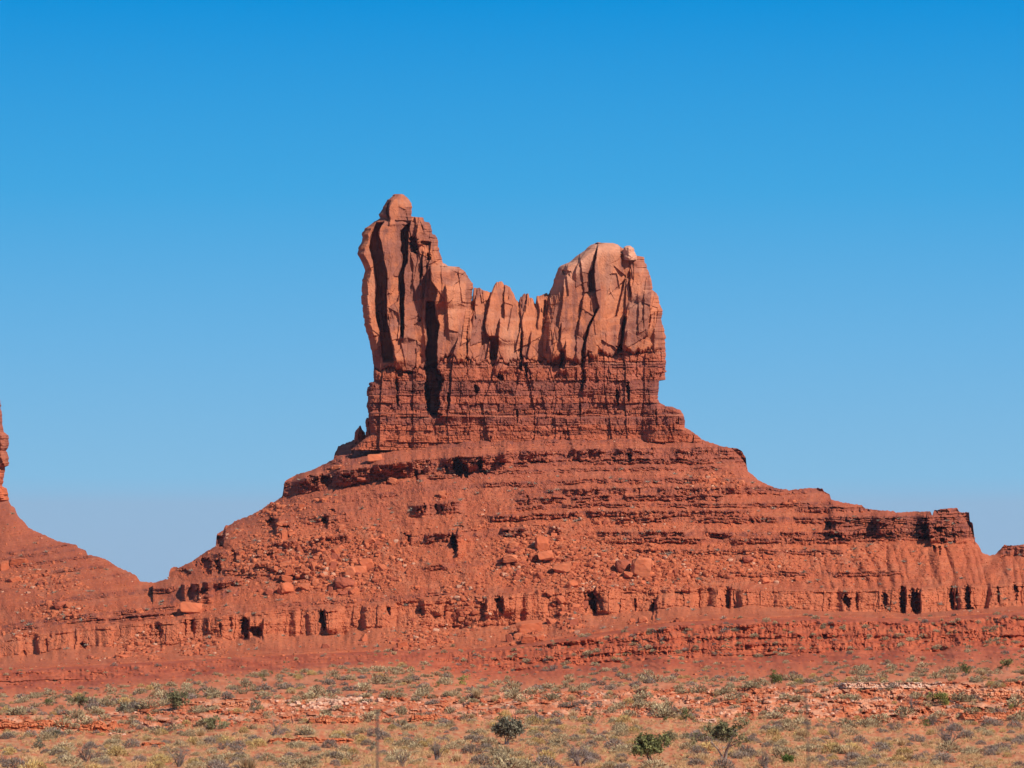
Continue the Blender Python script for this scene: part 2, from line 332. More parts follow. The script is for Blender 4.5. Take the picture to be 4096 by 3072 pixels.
    o = o + slope * (0.75 * noise((px + 0.7 * (py - 2200) * np.clip((px - 2050) / 500., -1, 1)) / 44. + wx / 25., py / 170., 31) * (1 - .7 * rz))
    o = o + slope * 2.2 * (np.abs(noise((px - .25 * (py - 2300) + wx) / 48., py / 260., 39)) * 2 - .6) * sst(3150, 3400, px) * sst(2170, 2200, py)
    rb = worley(px / 8. + wx * .1, py / 6., 33); rb2 = worley(px / 20., py / 14., 34)
    o = o + slope * (0.12 + 0.88 * rz) * ((0.55 - rb[5]) * 1.2 * rb[0] * (rb[1] > .35) + (0.5 - rb2[5]) * 1.9 * (rb2[0] > .45) * rz)
    o = o + 0.42 * fbm(px / 16., py / 11., 3, 35) + .22 * noise(px / 3.9, py / 3.4, 45) + 1.8 * fbm(px / 150., py / 110., 3, 36)
    for pts, A, W in ASTEPS:
        f = vline(pts); y0, y1 = min(p[1] for p in pts), max(p[1] for p in pts)
        d = px + wx * .8 - f(py)
        o = o + A * sst(y0 - 12, y0 + 8, py) * (1 - sst(y1 - 12, y1 + 22, py)) * sst(-3, 3, d) * np.exp(-np.maximum(d, 0) / W)
    Y = Y - o + notch_depth(px, py)
    dt = np.maximum(py - (SKYL_S(px) if left else SKYM_S(px)), 0)
    Y = Y + 5 * np.exp(-dt / 14.) + 18 * np.exp(-dt / 75.)
    Y = Y + 22 * ((px - 2150) / 1300.) ** 2 * (1 - 0.75 * sst(1900, 2560, s)) * (px < 2150) + 10 * ((px - 2150) / 1300.) ** 2 * (1 - sst(1900, 2560, s)) * (px >= 2150)
    if left:
        Y = Y + 0.22 * np.maximum(2420 - py, 0)
    # the sheet always runs out smoothly into the plain at its lower edge
    c = T3(px); f = sst(c - 26, c, py)
    return Y * (1 - f) + f * 1080.0

RZ = [(1180, 2230, 230, 110, 1), (1400, 2290, 190, 100, 1), (1480, 2180, 120, 70, .7), (2160, 2240, 170, 120, 1), (2330, 2270, 170, 130, 1), (2560, 2270, 150, 90, 1), (2740, 2290, 180, 80, .8), (3000, 2250, 200, 70, .6),
      (1860, 2440, 90, 120, .9), (1700, 2540, 130, 70, .9), (2270, 2440, 70, 90, 1), (2110, 2550, 90, 40, .8), (1600, 2250, 100, 120, .4), (1080, 2040, 130, 40, .8), (560, 2590, 120, 50, .8), (790, 2580, 120, 50, .7), (170, 2330, 160, 60, .7), (240, 2450, 130, 50, .7), (90, 2540, 90, 40, .6),
      (3430, 2230, 140, 60, .5), (2850, 1930, 130, 50, .6), (2500, 2080, 300, 50, .4), (2000, 2090, 260, 40, .3)]
def rubble_zone(px, py):
    o = np.zeros(np.broadcast(px, py).shape)
    for x, y, a, b, w in RZ:
        o = np.maximum(o, w * np.exp(-((px - x) / a) ** 2 - ((py - y) / b) ** 2))
    return np.clip(o * 1.25 + 0.2 * noise(px / 60., py / 45., 90), 0, 1)

def apron_col(px, py):
    s = strat(px, py)
    n1 = fbm(px / 120., py / 60., 4, 101); n2 = fbm(px / 30., py / 16., 3, 103)
    c = mix(C_TALD, C_TAL, 0.55 + 0.6 * n1)
    c = mix(c, C_TALO, 0.55 * rubble_zone(px, py) + .25 * n2)
    c = mix(c, np.array((.37, .150, .085)), .55 * sst(.05, .55, noise(px / 75., py / 55., 109) + .5 * n2) * (.35 + .65 * rubble_zone(px, py)))
    c = mix(c, C_TALD * .85, .5 * sst(.2, .6, noise((px + .5 * (py - 2200) * np.sign(px - 2050)) / 28., py / 150., 110) + .35 * n2))
    up = 1 - sst(1850, 2150, s)
    c = mix(c, C_BASE * 1.1, 0.55 * up)
    line_ = sst(0.35, 0.55, noise(px / 300., s / 5., 105) + .25 * n2)
    c = mix(c, C_TALO * 1.05, 0.5 * line_)
    dk = sst(0.15, 0.5, noise(px / 26., s / 22., 107) + .3 * noise(px / 8., s / 30., 108))
    led = np.zeros_like(s)
    for (t0, th, A, xa, xb) in LEDGES:
        led = np.maximum(led, min(1, A) * sst(t0 - 4, t0 + 2, s) * (1 - sst(t0 + th * .7, t0 + th, s)) * sst(xa - 25, xa + 25, px) * (1 - sst(xb - 25, xb + 25, px)))
    bz = sst(3310, 3335, px) * (1 - sst(3900, 3930, px)) * sst(2040, 2080, s) * (1 - sst(2165, 2185, s))
    c = mix(c, C_BASED, np.clip(0.7 * led * dk + 0.30 * led + .20 * bz, 0, .85))
    low = sst(2350, 2370, s) * (1 - sst(2500, 2560, s))
    c = mix(c, np.array((0.43, 0.125, 0.056)), 0.5 * low)
    return c

# ------------------------------------------------------------------ plain
def ground_Y(px, py):
    px = px + 0.0 * py
    fl = sst(E1(px), E1(px) + 12, py)
    w = 2.6 * noise(px / 55., py / 16., 201) + 1.5 * noise(px / 18., py / 9., 202)
    c, e1, e2, e3 = T3(px), E1(px) + 6 * noise(px / 120., .5, 203), E2(px) + 4 * noise(px / 70., .5, 204), E3(px) + 6 * noise(px / 60., .5, 205)
    q = py + w * sst(c, c + 15, py)
    ed = c + 7 + .03 * (e1 - c); mid = c + (e1 - c) * (0.62 + .1 * noise(px / 150., .5, 206))
    Y = np.where(q < ed, 1080 + (q - c) / (ed - c) * (962 - 1080), np.where(q < mid, 962 + (q - ed) / (mid - ed) * (936 - 962), np.where(q < e1, 936 + ((q - mid) / (e1 - mid)) ** 1.5 * (690 - 936),
        np.where(q < e2, 690 + sst(0, 1, (q - e1) / (e2 - e1)) * (432 - 690), np.where(q < e3, 432 + (q - e2) / (e3 - e2) * (404 - 432), 404 + (q - e3) / np.maximum(3072 - e3, 1) * (262 - 404))))))
    # stepped red beds of the far scarp
    t = np.clip((py - c) / (e1 - c), 0, 1)
    sc = sst(0.03, 0.10, t) * (1 - sst(0.55, 0.72, t))
    of, bo, rec = beds(px, q - .35 * (c - 2600), 840, 6, 30, 2380, 2860, 8, 40)
    km = sst(-.25, .45, noise(px / 90., py / 26., 231) + .18 * (px > 2250))
    bk = worley(px / 9., py / 7., 230); bk2 = worley(px / 24., py / 14., 233)
    Y = Y - sc * (1.3 * of + km * (.7 * bo - .8 * rec * (bk2[1] > .4) + 1.1 * (bk[0] - .5) + 1.8 * (bk2[0] - .5)) + 2.0 * noise(px / 55., py / 60., 232) + 1.0 * noise(px / 14., py / 30., 234))
    tb = q - .8 * (c - 2600)
    for k, (f0, th, am) in enumerate(((.10, 12, 1.), (.30, 9, .8), (.44, 10, 1.), (.62, 8, .9), (.78, 7, .8))):
        tt = (q - c - (e1 - c) * f0 - 7 * noise(px / 120., k * 1.9, 243) - 3 * noise(px / 16., k * 1.3, 244))
        kp = am * sst(-.35, .2, noise(px / 170., k * 2.3, 245) + .3 * noise(px / 40., k, 246))
        mm = .32 if f0 < .6 else .5
        Y = Y - kp * np.where(tt < 0, np.exp(np.minimum(tt, 0) / 6.), np.where(tt < th, 1 - tt / th, 0)) * th * mm * .72 * (.8 + .4 * rnd(px / 11. + .4 * noise(px / 9., tt / 9., 247), k, 248))
    sm = sst(.6, .75, t) * (1 - sst(.9, 1, t))
    Y = Y - sm * (9 * noise(px / 70., py / 70., 238) + 3 * noise(px / 22., py / 40., 239))
    # broken rock of the near scarp
    ns = sst(e2 - 6, e2 + 4, py) * (1 - sst(e3 - 10, e3 + 6, py))
    b2 = worley(px / 16., py / 10., 235); b3 = worley(px / 40., py / 18., 236)
    of, bo, rec = beds(px, py, 845, 7, 26, 2650, 3000, 10, 46); km = sst(-.3, .3, noise(px / 80., py / 22., 242))
    Y = Y - ns * (1.0 * (b2[0] - .5) + 1.5 * (b3[0] - .5) + 1.6 * noise(px / 60., py / 26., 237) + km * (.6 * bo + .5 * of - .8 * rec))
    return Y

def ground_col(px, py):
    c, e1, e2, e3 = T3(px), E1(px), E2(px), E3(px)
    n1 = fbm(px / 90., py / 22., 4, 240); n2 = fbm(px / 25., py / 9., 3, 241)
    t = np.clip((py - c) / (e1 - c), 0, 1)
    k = mix(C_RED * .92, mix(C_RED, C_SOIL, .35 + 0 * n1) * 1.08, .5 + n1)
    k = mix(k, C_RED * .82, .6 * sst(.1, .4, noise(px / 150., (py - .8 * c) / 5., 249) + .4 * n2))
    k = mix(k, C_SOIL, sst(0.7, 1.0, t) * .7 + .2 * n2)
    k = mix(k, mix(C_SOIL, C_SOIL * np.array((1.1, 1.35, 1.5)), .5 + n1), sst(e1, e1 + 20, py))
    ns = sst(e2 - 14, e2 + 4, py) * (1 - sst(e3 - 30, e3 + 6, py))
    k = mix(k, C_PINK, ns * sst(-.1, .5, n1 + .5 * n2) * .8)
    k = mix(k, mix(C_SOIL, np.array((.47, .215, .10)), .6 + n2 + .4 * n1), sst(e3 - 5, e3 + 25, py))
    return k

def build_ground():
    pxs = np.concatenate([np.linspace(-9000, -1200, 40)[:-1], np.linspace(-1200, -60, 80)[:-1], np.arange(-60, 4160, 4.4), np.linspace(4160, 5300, 80)[:-1], np.linspace(5300, 13000, 40)])
    nv = 190
    PX = np.tile(pxs, (nv, 1)); v = np.linspace(0, 1, nv)[:, None]
    top = T3(PX); PY = top + (3092 - top) * v
    Y = ground_Y(PX, PY)
    P = at(PX, PY, Y); C = ground_col(PX, PY)
    # nearer rows, out of the frame, down the bank below the camera
    rows, cols = [P], [C]
    zs = line([(0, 6.4), (25, 6.2), (42, 5.8), (60, 3.2), (90, 0.2), (140, -1.4), (260, -2.0)])
    for k, Yn in enumerate((225, 180, 140, 110, 90, 75, 60, 50, 42, 34, 25, 10, -10, -60)):
        x = P[-1, :, 0] * np.maximum(0.55, Yn / 262.) if Yn > 0 else P[-1, :, 0] * 0.55
        z = np.full_like(x, zs(abs(Yn))) + 0.15 * noise(x / 6., Yn / 6., 250) + (P[-1, :, 2] + 2.0) * np.exp(-(262 - Yn) / 40.)
        rows.append(np.stack([x, np.full_like(x, Yn), z], -1)[None]); cols.append(C[-1:])
    V = np.concatenate(rows); CC = np.concatenate(cols)
    nr, nc = V.shape[:2]
    Q = grid_q(nr, nc)
    V = V.reshape(-1, 3); CC = CC.reshape(-1, 3)
    # the plain beyond the buttes, out to the horizon
    n0 = len(V)
    gx = np.linspace(-14000, 14000, 30); gy = np.array([1075, 1200, 1600, 2500, 4500, 8000, 15000, 26000])
    G = np.array([(x, y, -6.0) for y in gy for x in gx])
    Q = np.concatenate([Q, grid_q(len(gy), len(gx)) + n0])
    V = np.concatenate([V, G]); CC = np.concatenate([CC, np.tile(C_SOIL, (len(G), 1))])
    me = mk_mesh('ground', V, Q, CC, M_GROUND)
    return obj('ground', me, kind='structure', label='red desert plain of sand and low rock steps under scattered brush', cat='ground')

# ------------------------------------------------------------------ buttes
def empty(name, label, cat, loc=(0, 0, 0), group=None):
    o = bpy.data.objects.new(name, None); COL.objects.link(o); o.location = loc
    tag(o, label, cat, group); return o

def build_apron(name, parent, pxs, top_f, nv, left=False):
    PX = np.tile(pxs, (nv, 1)); v = (np.linspace(0, 1, nv) ** 1.0)[:, None]
    top = top_f(PX); bot = T3(PX)
    top = top + np.where(np.abs(PX - 2100) > 545, 2.2 * noise(PX / 9., 0.5, 300) + 1.5 * noise(PX / 4., .5, 301), 0)
    ts = smoothed(top_f, pxs[0], pxs[-1], 110)(PX)        # even rows below a smoothed crest, stretched rows only in the rim
    jn = np.maximum(ts + 40, np.minimum(top + 14, bot - 20)); k = 0.14
    PY = np.where(v < k, top + (jn - top) * (v / k), jn + (bot - jn) * (v - k) / (1 - k))
    Y = apron_Y(PX, PY, top, left)
    P = at(PX, PY, Y); C = apron_col(PX, PY)
    back = []
    z0 = P[0, :, 2]
    for dy, f in ((150, -.1), (90, .25), (45, .6), (18, .88), (6, .98)):
        b = P[0].copy(); b[:, 1] += dy; b[:, 0] *= (b[:, 1] / P[0, :, 1]); b[:, 2] = z0 * f - 6 * (1 - f); back.append(b)
    V = np.concatenate([np.array(back), P]); CC = np.concatenate([np.repeat(C[:1], len(back), 0), C])
    nr, nc = V.shape[:2]
    me = mk_mesh(name, V.reshape(-1, 3), grid_q(nr, nc), CC.reshape(-1, 3), M_TALUS)
    return obj(name, me, parent)

def steps_field(px, py, steps, trenches, pits):
    o = np.zeros(px.shape)
    wob = 2.4 * noise(px / 30., py / 34., 400) + 1.0 * noise(px / 5., py / 7., 401) + 4.0 * (rnd(py / 31. + .4 * noise(px / 60., py / 30., 405), 0, 406) - .5) + sst(1400, 1480, py) * (7 * (rnd(py / 17. + .5 * noise(px / 30., py / 20., 403), 0, 402) - .5) + 3 * noise(px / 10., py / 12., 404))
    for pts, A, W in steps:
        f = vline(pts); y0, y1 = min(p[1] for p in pts), max(p[1] for p in pts)
        d = px + wob - f(py)
        e = sst(y0 - 14, y0 + 10, py) * (1 - sst(y1 - 10, y1 + 30, py))
        o += A * e * sst(-2.0, 2.0, d) * np.maximum(0, 1 - np.maximum(d, 0) / (1.8 * W))
    for pa, pb, D in trenches:
        a, b = vline(pa)(py), vline(pb)(py)
        y0, y1 = min(p[1] for p in pa), max(p[1] for p in pa)
        e = sst(y0 - 3, y0 + 10, py) * (1 - sst(y1 - 10, y1 + 4, py))
        x = px + wob
        o -= D * e * sst(a - 4, a + 4, x) * (1 - sst(b - 2, b + 2, x))
    if pits: o -= notch_depth(px, py, pits)
    return o

def beds(px, py, seed, tmin, tmax, y0, y1, wmin, wmax):
    """stacked beds cut into blocks: offset in metres and the recess of the joints"""
    rs = np.random.RandomState(seed)
    ys = [y0]
    while ys[-1] < y1: ys.append(ys[-1] + tmin + (tmax - tmin) * rs.rand() ** 2.2)
    ys = np.array(ys)
    s = py + 4.5 * noise(px / 130., .3, seed + 1) + 1.3 * noise(px / 20., py / 60., seed + 2)
    i = np.clip(np.searchsorted(ys, s) - 1, 0, len(ys) - 2)
    off = rs.uniform(-1, 1, len(ys))[i]
    w = (wmin * (1.25 * wmax / wmin) ** rs.uniform(0, 1, len(ys)))[i]
    ph = rs.uniform(0, 1000, len(ys))[i]
    x = (px + 6 * noise(px / 35., s / 15., seed + 3)) / w + ph
    cell = np.floor(x)
    j = 0.18 + 0.64 * _h(cell, i, 0, seed + 4)        # jittered joint inside the cell
    blk = np.where(x - cell < j, cell * 2, cell * 2 + 1)
    boff = _h(blk, i, 0, seed + 5) * 2 - 1
    dj = np.minimum(np.abs(x - cell - j), np.minimum(x - cell + .02, 1 - (x - cell) + .02)) * w
    dbed = np.minimum(s - ys[i], ys[i + 1] - s)
    hb = rs.uniform(.15, 1, len(ys) + 1)
    hv = np.where(s - ys[i] < ys[i + 1] - s, hb[i], hb[i + 1])
    rec = np.maximum((1 - sst(0.2, 3.0, dj)) * (.2 + .8 * (_h(blk, i, 0, seed + 8) > .5)), (1 - sst(0.4, 3.4, dbed)) * hv)
    tilt = (_h(blk, i, 0, seed + 6) - .5) * (x - cell - .5)
    return off, boff + tilt, rec

def facets(px, py, sx, sy, seed, amp, tilt):
    wx = 10 * noise(px / 40., py / 60., seed + 9)
    a, b, c, dx, dy, f1, f2 = worley((px + wx) / sx, (py + 1.5 * wx) / sy, seed)
    return amp * (a - .5) + tilt * ((b - .5) * 2 * dx + (c - .5) * 1.4 * dy) - 0.3 * amp * (1 - sst(0.0, 0.045, f2 - f1)) * sst(.15, .4, noise(px / 45., py / 80., seed + 7))

LT_T1 = ([(1503, 890), (1482, 953), (1479, 991), (1492, 1035), (1501, 1080), (1508, 1143), (1502, 1206), (1503, 1263), (1520, 1326), (1528, 1390), (1530, 1447)],
         [(1535, 890), (1523, 906), (1514, 928), (1520, 963), (1530, 1001), (1536, 1032), (1546, 1080), (1550, 1111), (1543, 1159), (1546, 1206), (1547, 1232), (1549, 1295), (1558, 1327), (1568, 1377), (1572, 1447)], 8)
LT_T2 = ([(1632, 892), (1601, 925), (1606, 953), (1604, 1004), (1615, 1029), (1611, 1067), (1596, 1105), (1598, 1159), (1601, 1206), (1602, 1295), (1607, 1350)],
         [(1640, 892), (1636, 921), (1631, 966), (1631, 1042), (1619, 1073), (1615, 1118), (1618, 1168), (1614, 1219), (1615, 1304), (1613, 1350)], 7)
LT_T3 = ([(1706, 1205), (1704, 1245), (1704, 1282), (1713, 1358), (1705, 1402), (1702, 1485), (1702, 1592), (1712, 1640), (1722, 1668)],
         [(1738, 1205), (1739, 1257), (1758, 1298), (1748, 1358), (1745, 1421), (1751, 1472), (1768, 1516), (1772, 1545), (1758, 1580), (1755, 1640), (1745, 1668)], 13)
STEPS = [  # left tower
    (LT_T1[1], 4, 60), (LT_T2[1], 3.2, 70), ([(1724, 1078), (1725, 1124), (1750, 1160), (1737, 1219), (1758, 1298), (1748, 1358), (1745, 1421), (1751, 1472), (1775, 1520), (1760, 1580), (1750, 1660)], 5.5, 130), ([(1722, 1072), (1725, 1124), (1750, 1160), (1737, 1210)], 4.0, 90),
    ([(1688, 1000), (1690, 1077), (1684, 1110), (1676, 1140)], 2.0, 22), ([(1660, 870), (1668, 930), (1660, 960)], 2.0, 30), ([(1780, 1143), (1783, 1263), (1796, 1342)], 1.4, 50), ([(1560, 790), (1550, 845), (1558, 880)], 1.8, 40),
    ([(1548, 1290), (1560, 1330), (1575, 1400), (1585, 1480)], 3, 60), ([(1447, 940), (1440, 1010), (1470, 1060), (1468, 1130), (1466, 1190), (1466, 1260), (1485, 1340), (1500, 1420)], 1.6, 22),
    ([(1816, 1400), (1830, 1360), (1800, 1440)], 3, 50), ([(1640, 1010), (1655, 1060), (1650, 1130), (1663, 1190)], 1.4, 30),
    # saddle
    ([(1966, 1160), (1958, 1200), (1940, 1290), (1945, 1330), (1962, 1360)], 4, 90), ([(2000, 1280), (1992, 1360), (1986, 1430), (1978, 1480)], 3, 90), ([(2020, 1130), (2015, 1200), (2018, 1262)], 2.5, 26), ([(2078, 1190), (2082, 1260), (2092, 1330), (2088, 1450)], 2.0, 45),
    ([(2146, 1190), (2158, 1240), (2150, 1300)], 2.0, 40), ([(2196, 1310), (2190, 1360), (2205, 1420)], 2.5, 50), ([(2245, 1300), (2240, 1360), (2260, 1430)], 2.5, 40), ([(1872, 1296), (1870, 1446)], 2.2, 40), ([(1908, 1150), (1900, 1220), (1890, 1290)], 1.8, 40), ([(2125, 1330), (2110, 1430)], 2, 40),
    # right tower
    ([(2390, 975), (2376, 1073), (2382, 1168), (2395, 1230), (2361, 1298), (2347, 1345), (2333, 1406), (2330, 1520), (2336, 1560)], 3.0, 150), ([(2276, 1050), (2256, 1120), (2250, 1200), (2235, 1300)], 2.0, 45), ([(2335, 1180), (2322, 1250), (2312, 1330)], 2.4, 36), ([(2521, 1081), (2517, 1124), (2524, 1190)], 1.8, 70),
    ([(2512, 1220), (2501, 1280), (2492, 1327), (2488, 1370), (2474, 1410)], 2.2, 110), ([(2345, 1000), (2310, 1060), (2300, 1100)], 1.6, 30), ([(2598, 1220), (2602, 1280), (2590, 1330)], 1.2, 40), ([(2262, 1370), (2255, 1420), (2240, 1480)], 3.5, 50), ([(2550, 1180), (2555, 1260), (2548, 1330)], 1.2, 50)]
TRENCH = [LT_T1, LT_T2, LT_T3, ([(1958, 1345), (1966, 1400), (1955, 1440)], [(1996, 1345), (1990, 1400), (1984, 1440)], 6), ([(2083, 1330), (2083, 1450), (2080, 1484)], [(2087, 1330), (2090, 1450), (2092, 1484)], 3.5),
          ([(2386, 994), (2373, 1073), (2358, 1088), (2357, 1168)], [(2389, 994), (2378, 1073), (2380, 1120), (2381, 1168)], 4), ([(2388, 1233), (2352, 1310), (2338, 1360), (2328, 1410), (2328, 1560)], [(2392, 1233), (2358, 1310), (2346, 1360), (2340, 1410), (2338, 1560)], 3.5),
          ([(2518, 1085), (2515, 1130), (2521, 1190)], [(2522, 1085), (2520, 1130), (2526, 1190)], 2), ([(2497, 1265), (2487, 1327), (2484, 1370), (2466, 1410)], [(2508, 1265), (2498, 1327), (2492, 1370), (2486, 1410)], 5), ([(2242, 1400), (2240, 1476)], [(2262, 1400), (2258, 1476)], 5), ([(1690, 1004), (1686, 1077), (1676, 1140)], [(1694, 1004), (1691, 1077), (1686, 1140)], 3),
          ([(2176, 1200), (2170, 1270)], [(2184, 1200), (2178, 1270)], 3), ([(1556, 800), (1546, 850), (1556, 880)], [(1561, 800), (1555, 850), (1560, 880)], 2.0)]
PITS = [(1656, 980, 16, 36, 6), (1704, 972, 22, 9, 3), (1715, 1030, 8, 18, 2.5), (2268, 1092, 15, 11, 1.6), (2480, 1395, 12, 12, 4), (1640, 1490, 30, 7, 3), (1600, 1495, 12, 14, 4), (2470, 1590, 8, 34, 5), (2513, 1570, 7, 38, 5), (2000, 1510, 13, 16, 4), (1905, 1560, 9, 22, 4), (1588, 1545, 7, 28, 4), (1590, 1605, 6, 26, 4), (2105, 1480, 7, 26, 4), (2068, 1660, 4, 28, 3.5), (2320, 1640, 3, 44, 3.5), (1795, 1600, 6, 28, 3), (2624, 1668, 3, 40, 2.5), (1710, 1600, 10, 60, 5), (1750, 1660, 20, 10, 4)]

def cliff_color(px, py):
    n1 = fbm(px / 70., py / 160., 4, 501); n2 = fbm(px / 30., py / 40., 3, 502)
    c = mix(C_SAND, C_SANDO, .5 + n1)
    st = sst(0.05, 0.5, noise(px / 26., py / 260., 503) + .5 * noise(px / 9., py / 120., 504) + .3 * n2)     # dark varnish streaks
    c = mix(c, C_VARN, .68 * st)
    pat = worley(px / 45., py / 55., 505)
    c = mix(c, C_VARN * 1.15, .45 * (pat[0] > .68) * sst(.0, .2, pat[6] - pat[5]))
    c = mix(c, C_SANDO * 1.12, .5 * (pat[1] > .75))
    px = px + 0. * py; _, cf, cv = flakes(px, py, True)
    c = mix(c, C_SANDO * 1.08, .6 * cf); c = mix(c, C_VARN * 1.05, .7 * cv)
    hz = sst(.25, .5, noise(px / 300., py / 30., 506) + .5 * n2)
    c = mix(c, C_PALE, .16 * hz)
    c = mix(c, C_BASE * 1.15, .6 * sst(1370, 1470, py - .55 * top_warp(px) + 40 * noise(px / 60., py / 45., 507)))
    zone = np.maximum.reduce([np.exp(-((px - x) / a) ** 4 - ((py - y) / b) ** 4) for x, y, a, b in ((1570, 1010, 60, 150), (1650, 1240, 90, 190), (1690, 930, 50, 60), (2270, 1190, 60, 110), (2340, 1260, 50, 100), (1920, 1360, 45, 80), (2020, 1180, 40, 50), (1820, 1110, 90, 22))])
    c = mix(c, C_VARN * 1.15, zone * sst(-.5, .35, n1 + .6 * n2) * .62)
    zp = np.maximum.reduce([np.exp(-((px - x) / a) ** 4 - ((py - y) / b) ** 4) for x, y, a, b in ((1835, 1230, 50, 130), (2440, 1110, 70, 120), (2560, 1150, 50, 110), (2045, 1370, 45, 80), (1485, 1200, 24, 120))])
    c = mix(c, C_PALE, zp * sst(-.5, .4, n1) * .34)
    c = mix(c, C_PALE * 1.05, .75 * np.exp(-((px - 1800) / 50.) ** 2 - ((py - 1064) / 16.) ** 2) + .7 * sst(60, 0, py - 985 - .9 * np.abs(px - 2410) * (px < 2410)) * (px > 2200) * (px < 2480))
    return c

LT_L = vline([(1585, 775), (1574, 779), (1552, 798), (1530, 833), (1514, 858), (1519, 872), (1498, 887), (1479, 902), (1460, 912), (1448, 937), (1452, 950), (1444, 972), (1433, 994), (1428, 1016), (1435, 1029), (1451, 1057), (1459, 1080), (1449, 1127), (1446, 1168), (1448, 1210), (1454, 1263), (1462, 1323), (1476, 1355), (1487, 1406), (1491, 1430), (1496, 1472), (1500, 1520)])
LT_R = vline([(1600, 775), (1615, 779), (1634, 795), (1644, 811), (1647, 826), (1646, 866), (1666, 868), (1694, 870), (1699, 886), (1718, 890), (1732, 937), (1743, 939), (1752, 966), (1751, 985), (1764, 1026), (1773, 1051), (1789, 1064), (1837, 1068), (1859, 1086), (1875, 1111), (1892, 1133), (1891, 1156), (1887, 1203), (1884, 1260), (1880, 1300), (1880, 1520)])
RT_L = vline([(2390, 968), (2362, 981), (2333, 1005), (2300, 1027), (2278, 1048), (2242, 1063), (2231, 1074), (2221, 1102), (2210, 1146), (2193, 1175), (2182, 1230), (2172, 1275), (2160, 1330), (2155, 1480), (2155, 1520)])
RT_R = vline([(2394, 968), (2404, 971), (2452, 972), (2470, 978), (2492, 996), (2505, 1008), (2544, 1022), (2575, 1028), (2581, 1052), (2597, 1095), (2609, 1124), (2608, 1157), (2629, 1175), (2640, 1215), (2651, 1243), (2643, 1272), (2651, 1301), (2660, 1334), (2664, 1392), (2660, 1437), (2660, 1520)])
BS_L = vline([(1495, 1458), (1495, 1472), (1476, 1482), (1474, 1491), (1478, 1495), (1472, 1504), (1468, 1526), (1470, 1564), (1465, 1589), (1471, 1608), (1474, 1643), (1478, 1671), (1478, 1730), (1452, 1752), (1400, 1800)])
BS_R = vline([(2664, 1392), (2665, 1394), (2660, 1407), (2661, 1437), (2664, 1458), (2658, 1480), (2659, 1487), (2667, 1488), (2666, 1494), (2648, 1500), (2636, 1531), (2635, 1574), (2629, 1600), (2636, 1614), (2662, 1628), (2691, 1630), (2709, 1639), (2720, 1642), (2734, 1665), (2741, 1694), (2740, 1712), (2763, 1722), (2799, 1751), (2850, 1800)])

def loft(name, parent, fl, fr, y0, y1, nr, nc, Yf, colf, rpx, rm, back, topround=40, warp=None, mat=None):
    yy = np.linspace(y0, y1, 6000)                        # rows crowd where the outline runs flat
    dl = np.abs(np.gradient(fl(yy), yy)) + np.abs(np.gradient(fr(yy), yy))
    cw = np.cumsum(1 + .45 * np.minimum(dl, 60)); nr = int(nr * 1.45)
    pyr = np.interp(np.linspace(cw[0], cw[-1], nr), cw, yy)[:, None]
    u = np.linspace(0, 1, nc)[None, :]
    u = u + 0.08 * np.sin(2 * np.pi * u) / (2 * np.pi) * -1          # a little denser at both edges
    L, R = fl(pyr), fr(pyr)
    L = L + 1.2 * noise(pyr / 6., 3.3, 601) + 5 * (rnd(pyr / 15. + .5 * noise(pyr / 30., 1.3, 603), 1, 604) - .5)
    R = R + 1.2 * noise(pyr / 6., 9.3, 602) + 5 * (rnd(pyr / 13. + .5 * noise(pyr / 26., 5.3, 605), 2, 606) - .5)
    PX = L + (R - L) * u; PY = np.repeat(pyr, nc, 1)
    if warp is not None: PY = PY + warp(PX) * (1 - (PY - y0) / (y1 - y0)) ** 1.0
    Y = Yf(PX, PY)
    hw = np.minimum(rpx, (R - L) * .5 + .01)
    d = np.minimum(PX - L, R - PX) / hw
    rr = rm * hw / rpx
    Y = Y + rr * (.45 * np.clip(1 - d, 0, 1) + .55 * np.clip(1 - d / .38, 0, 1))
    if topround: Y = Y + 10 * np.exp(-(PY - (y0 if warp is None else y0 + warp(PX))) / (topround / 3.))
    P = at(PX, PY, Y)
    nb = 10
    w = np.linspace(0, 1, nb + 2)[1:-1][None, :]
    e0, e1 = P[:, -1:, :], P[:, :1, :]
    B = e0 + (e1 - e0) * w[..., None]
    B[..., 1] = np.maximum(e0[..., 1], e1[..., 1]) * 1.0 + back * np.sin(np.pi * w) * np.minimum(1, (R - L) / 120.) + 0.5
    V = np.concatenate([P, B], 1)
    C = colf(PX, PY); C = np.concatenate([C, np.repeat(C[:, -1:], nb, 1)], 1)
    n, m = V.shape[:2]
    Q = grid_q(n, m, True)
    V = V.reshape(-1, 3)
    # lid over the top row
    k = nc; top = []
    for j in range(nb + 1):
        a0 = int(round(j / (nb + 1) * (nc - 1)));
        a1 = int(round((j + 1) / (nb + 1) * (nc - 1)))
        b0 = (nc + nb - j) % (nc + nb) if j > 0 else 0
        b1 = nc + nb - 1 - j if j < nb else nc - 1
        top.append((a0, a1, b1 % (nc + nb), b0))
    Q = np.concatenate([Q, np.array(top)])
    me = mk_mesh(name, V, Q, C.reshape(-1, 3), mat or M_CLIFF)
    return obj(name, me, parent)

def make_flakes():
    rs = np.random.RandomState(77); L = []
    for k in range(84):
        if k % 2: x, y = rs.uniform(1440, 1880), rs.uniform(840, 1470)
        else: x, y = rs.uniform(1890, 2650), rs.uniform(1000, 1450)
        a = rs.uniform(10, 46) * (.6 if y > 1300 else 1); b = a * rs.uniform(1.6, 5.0)
        L.append((x, y, a, b, rs.uniform(-.22, .22), rs.uniform(-.5, .5), rs.uniform(-.6, .6), rs.uniform(.35, 1.25) * (1 if rs.rand() < .62 else -1), rs.uniform(-1, 1), rs.rand()))
    return L
FLAKES = make_flakes()

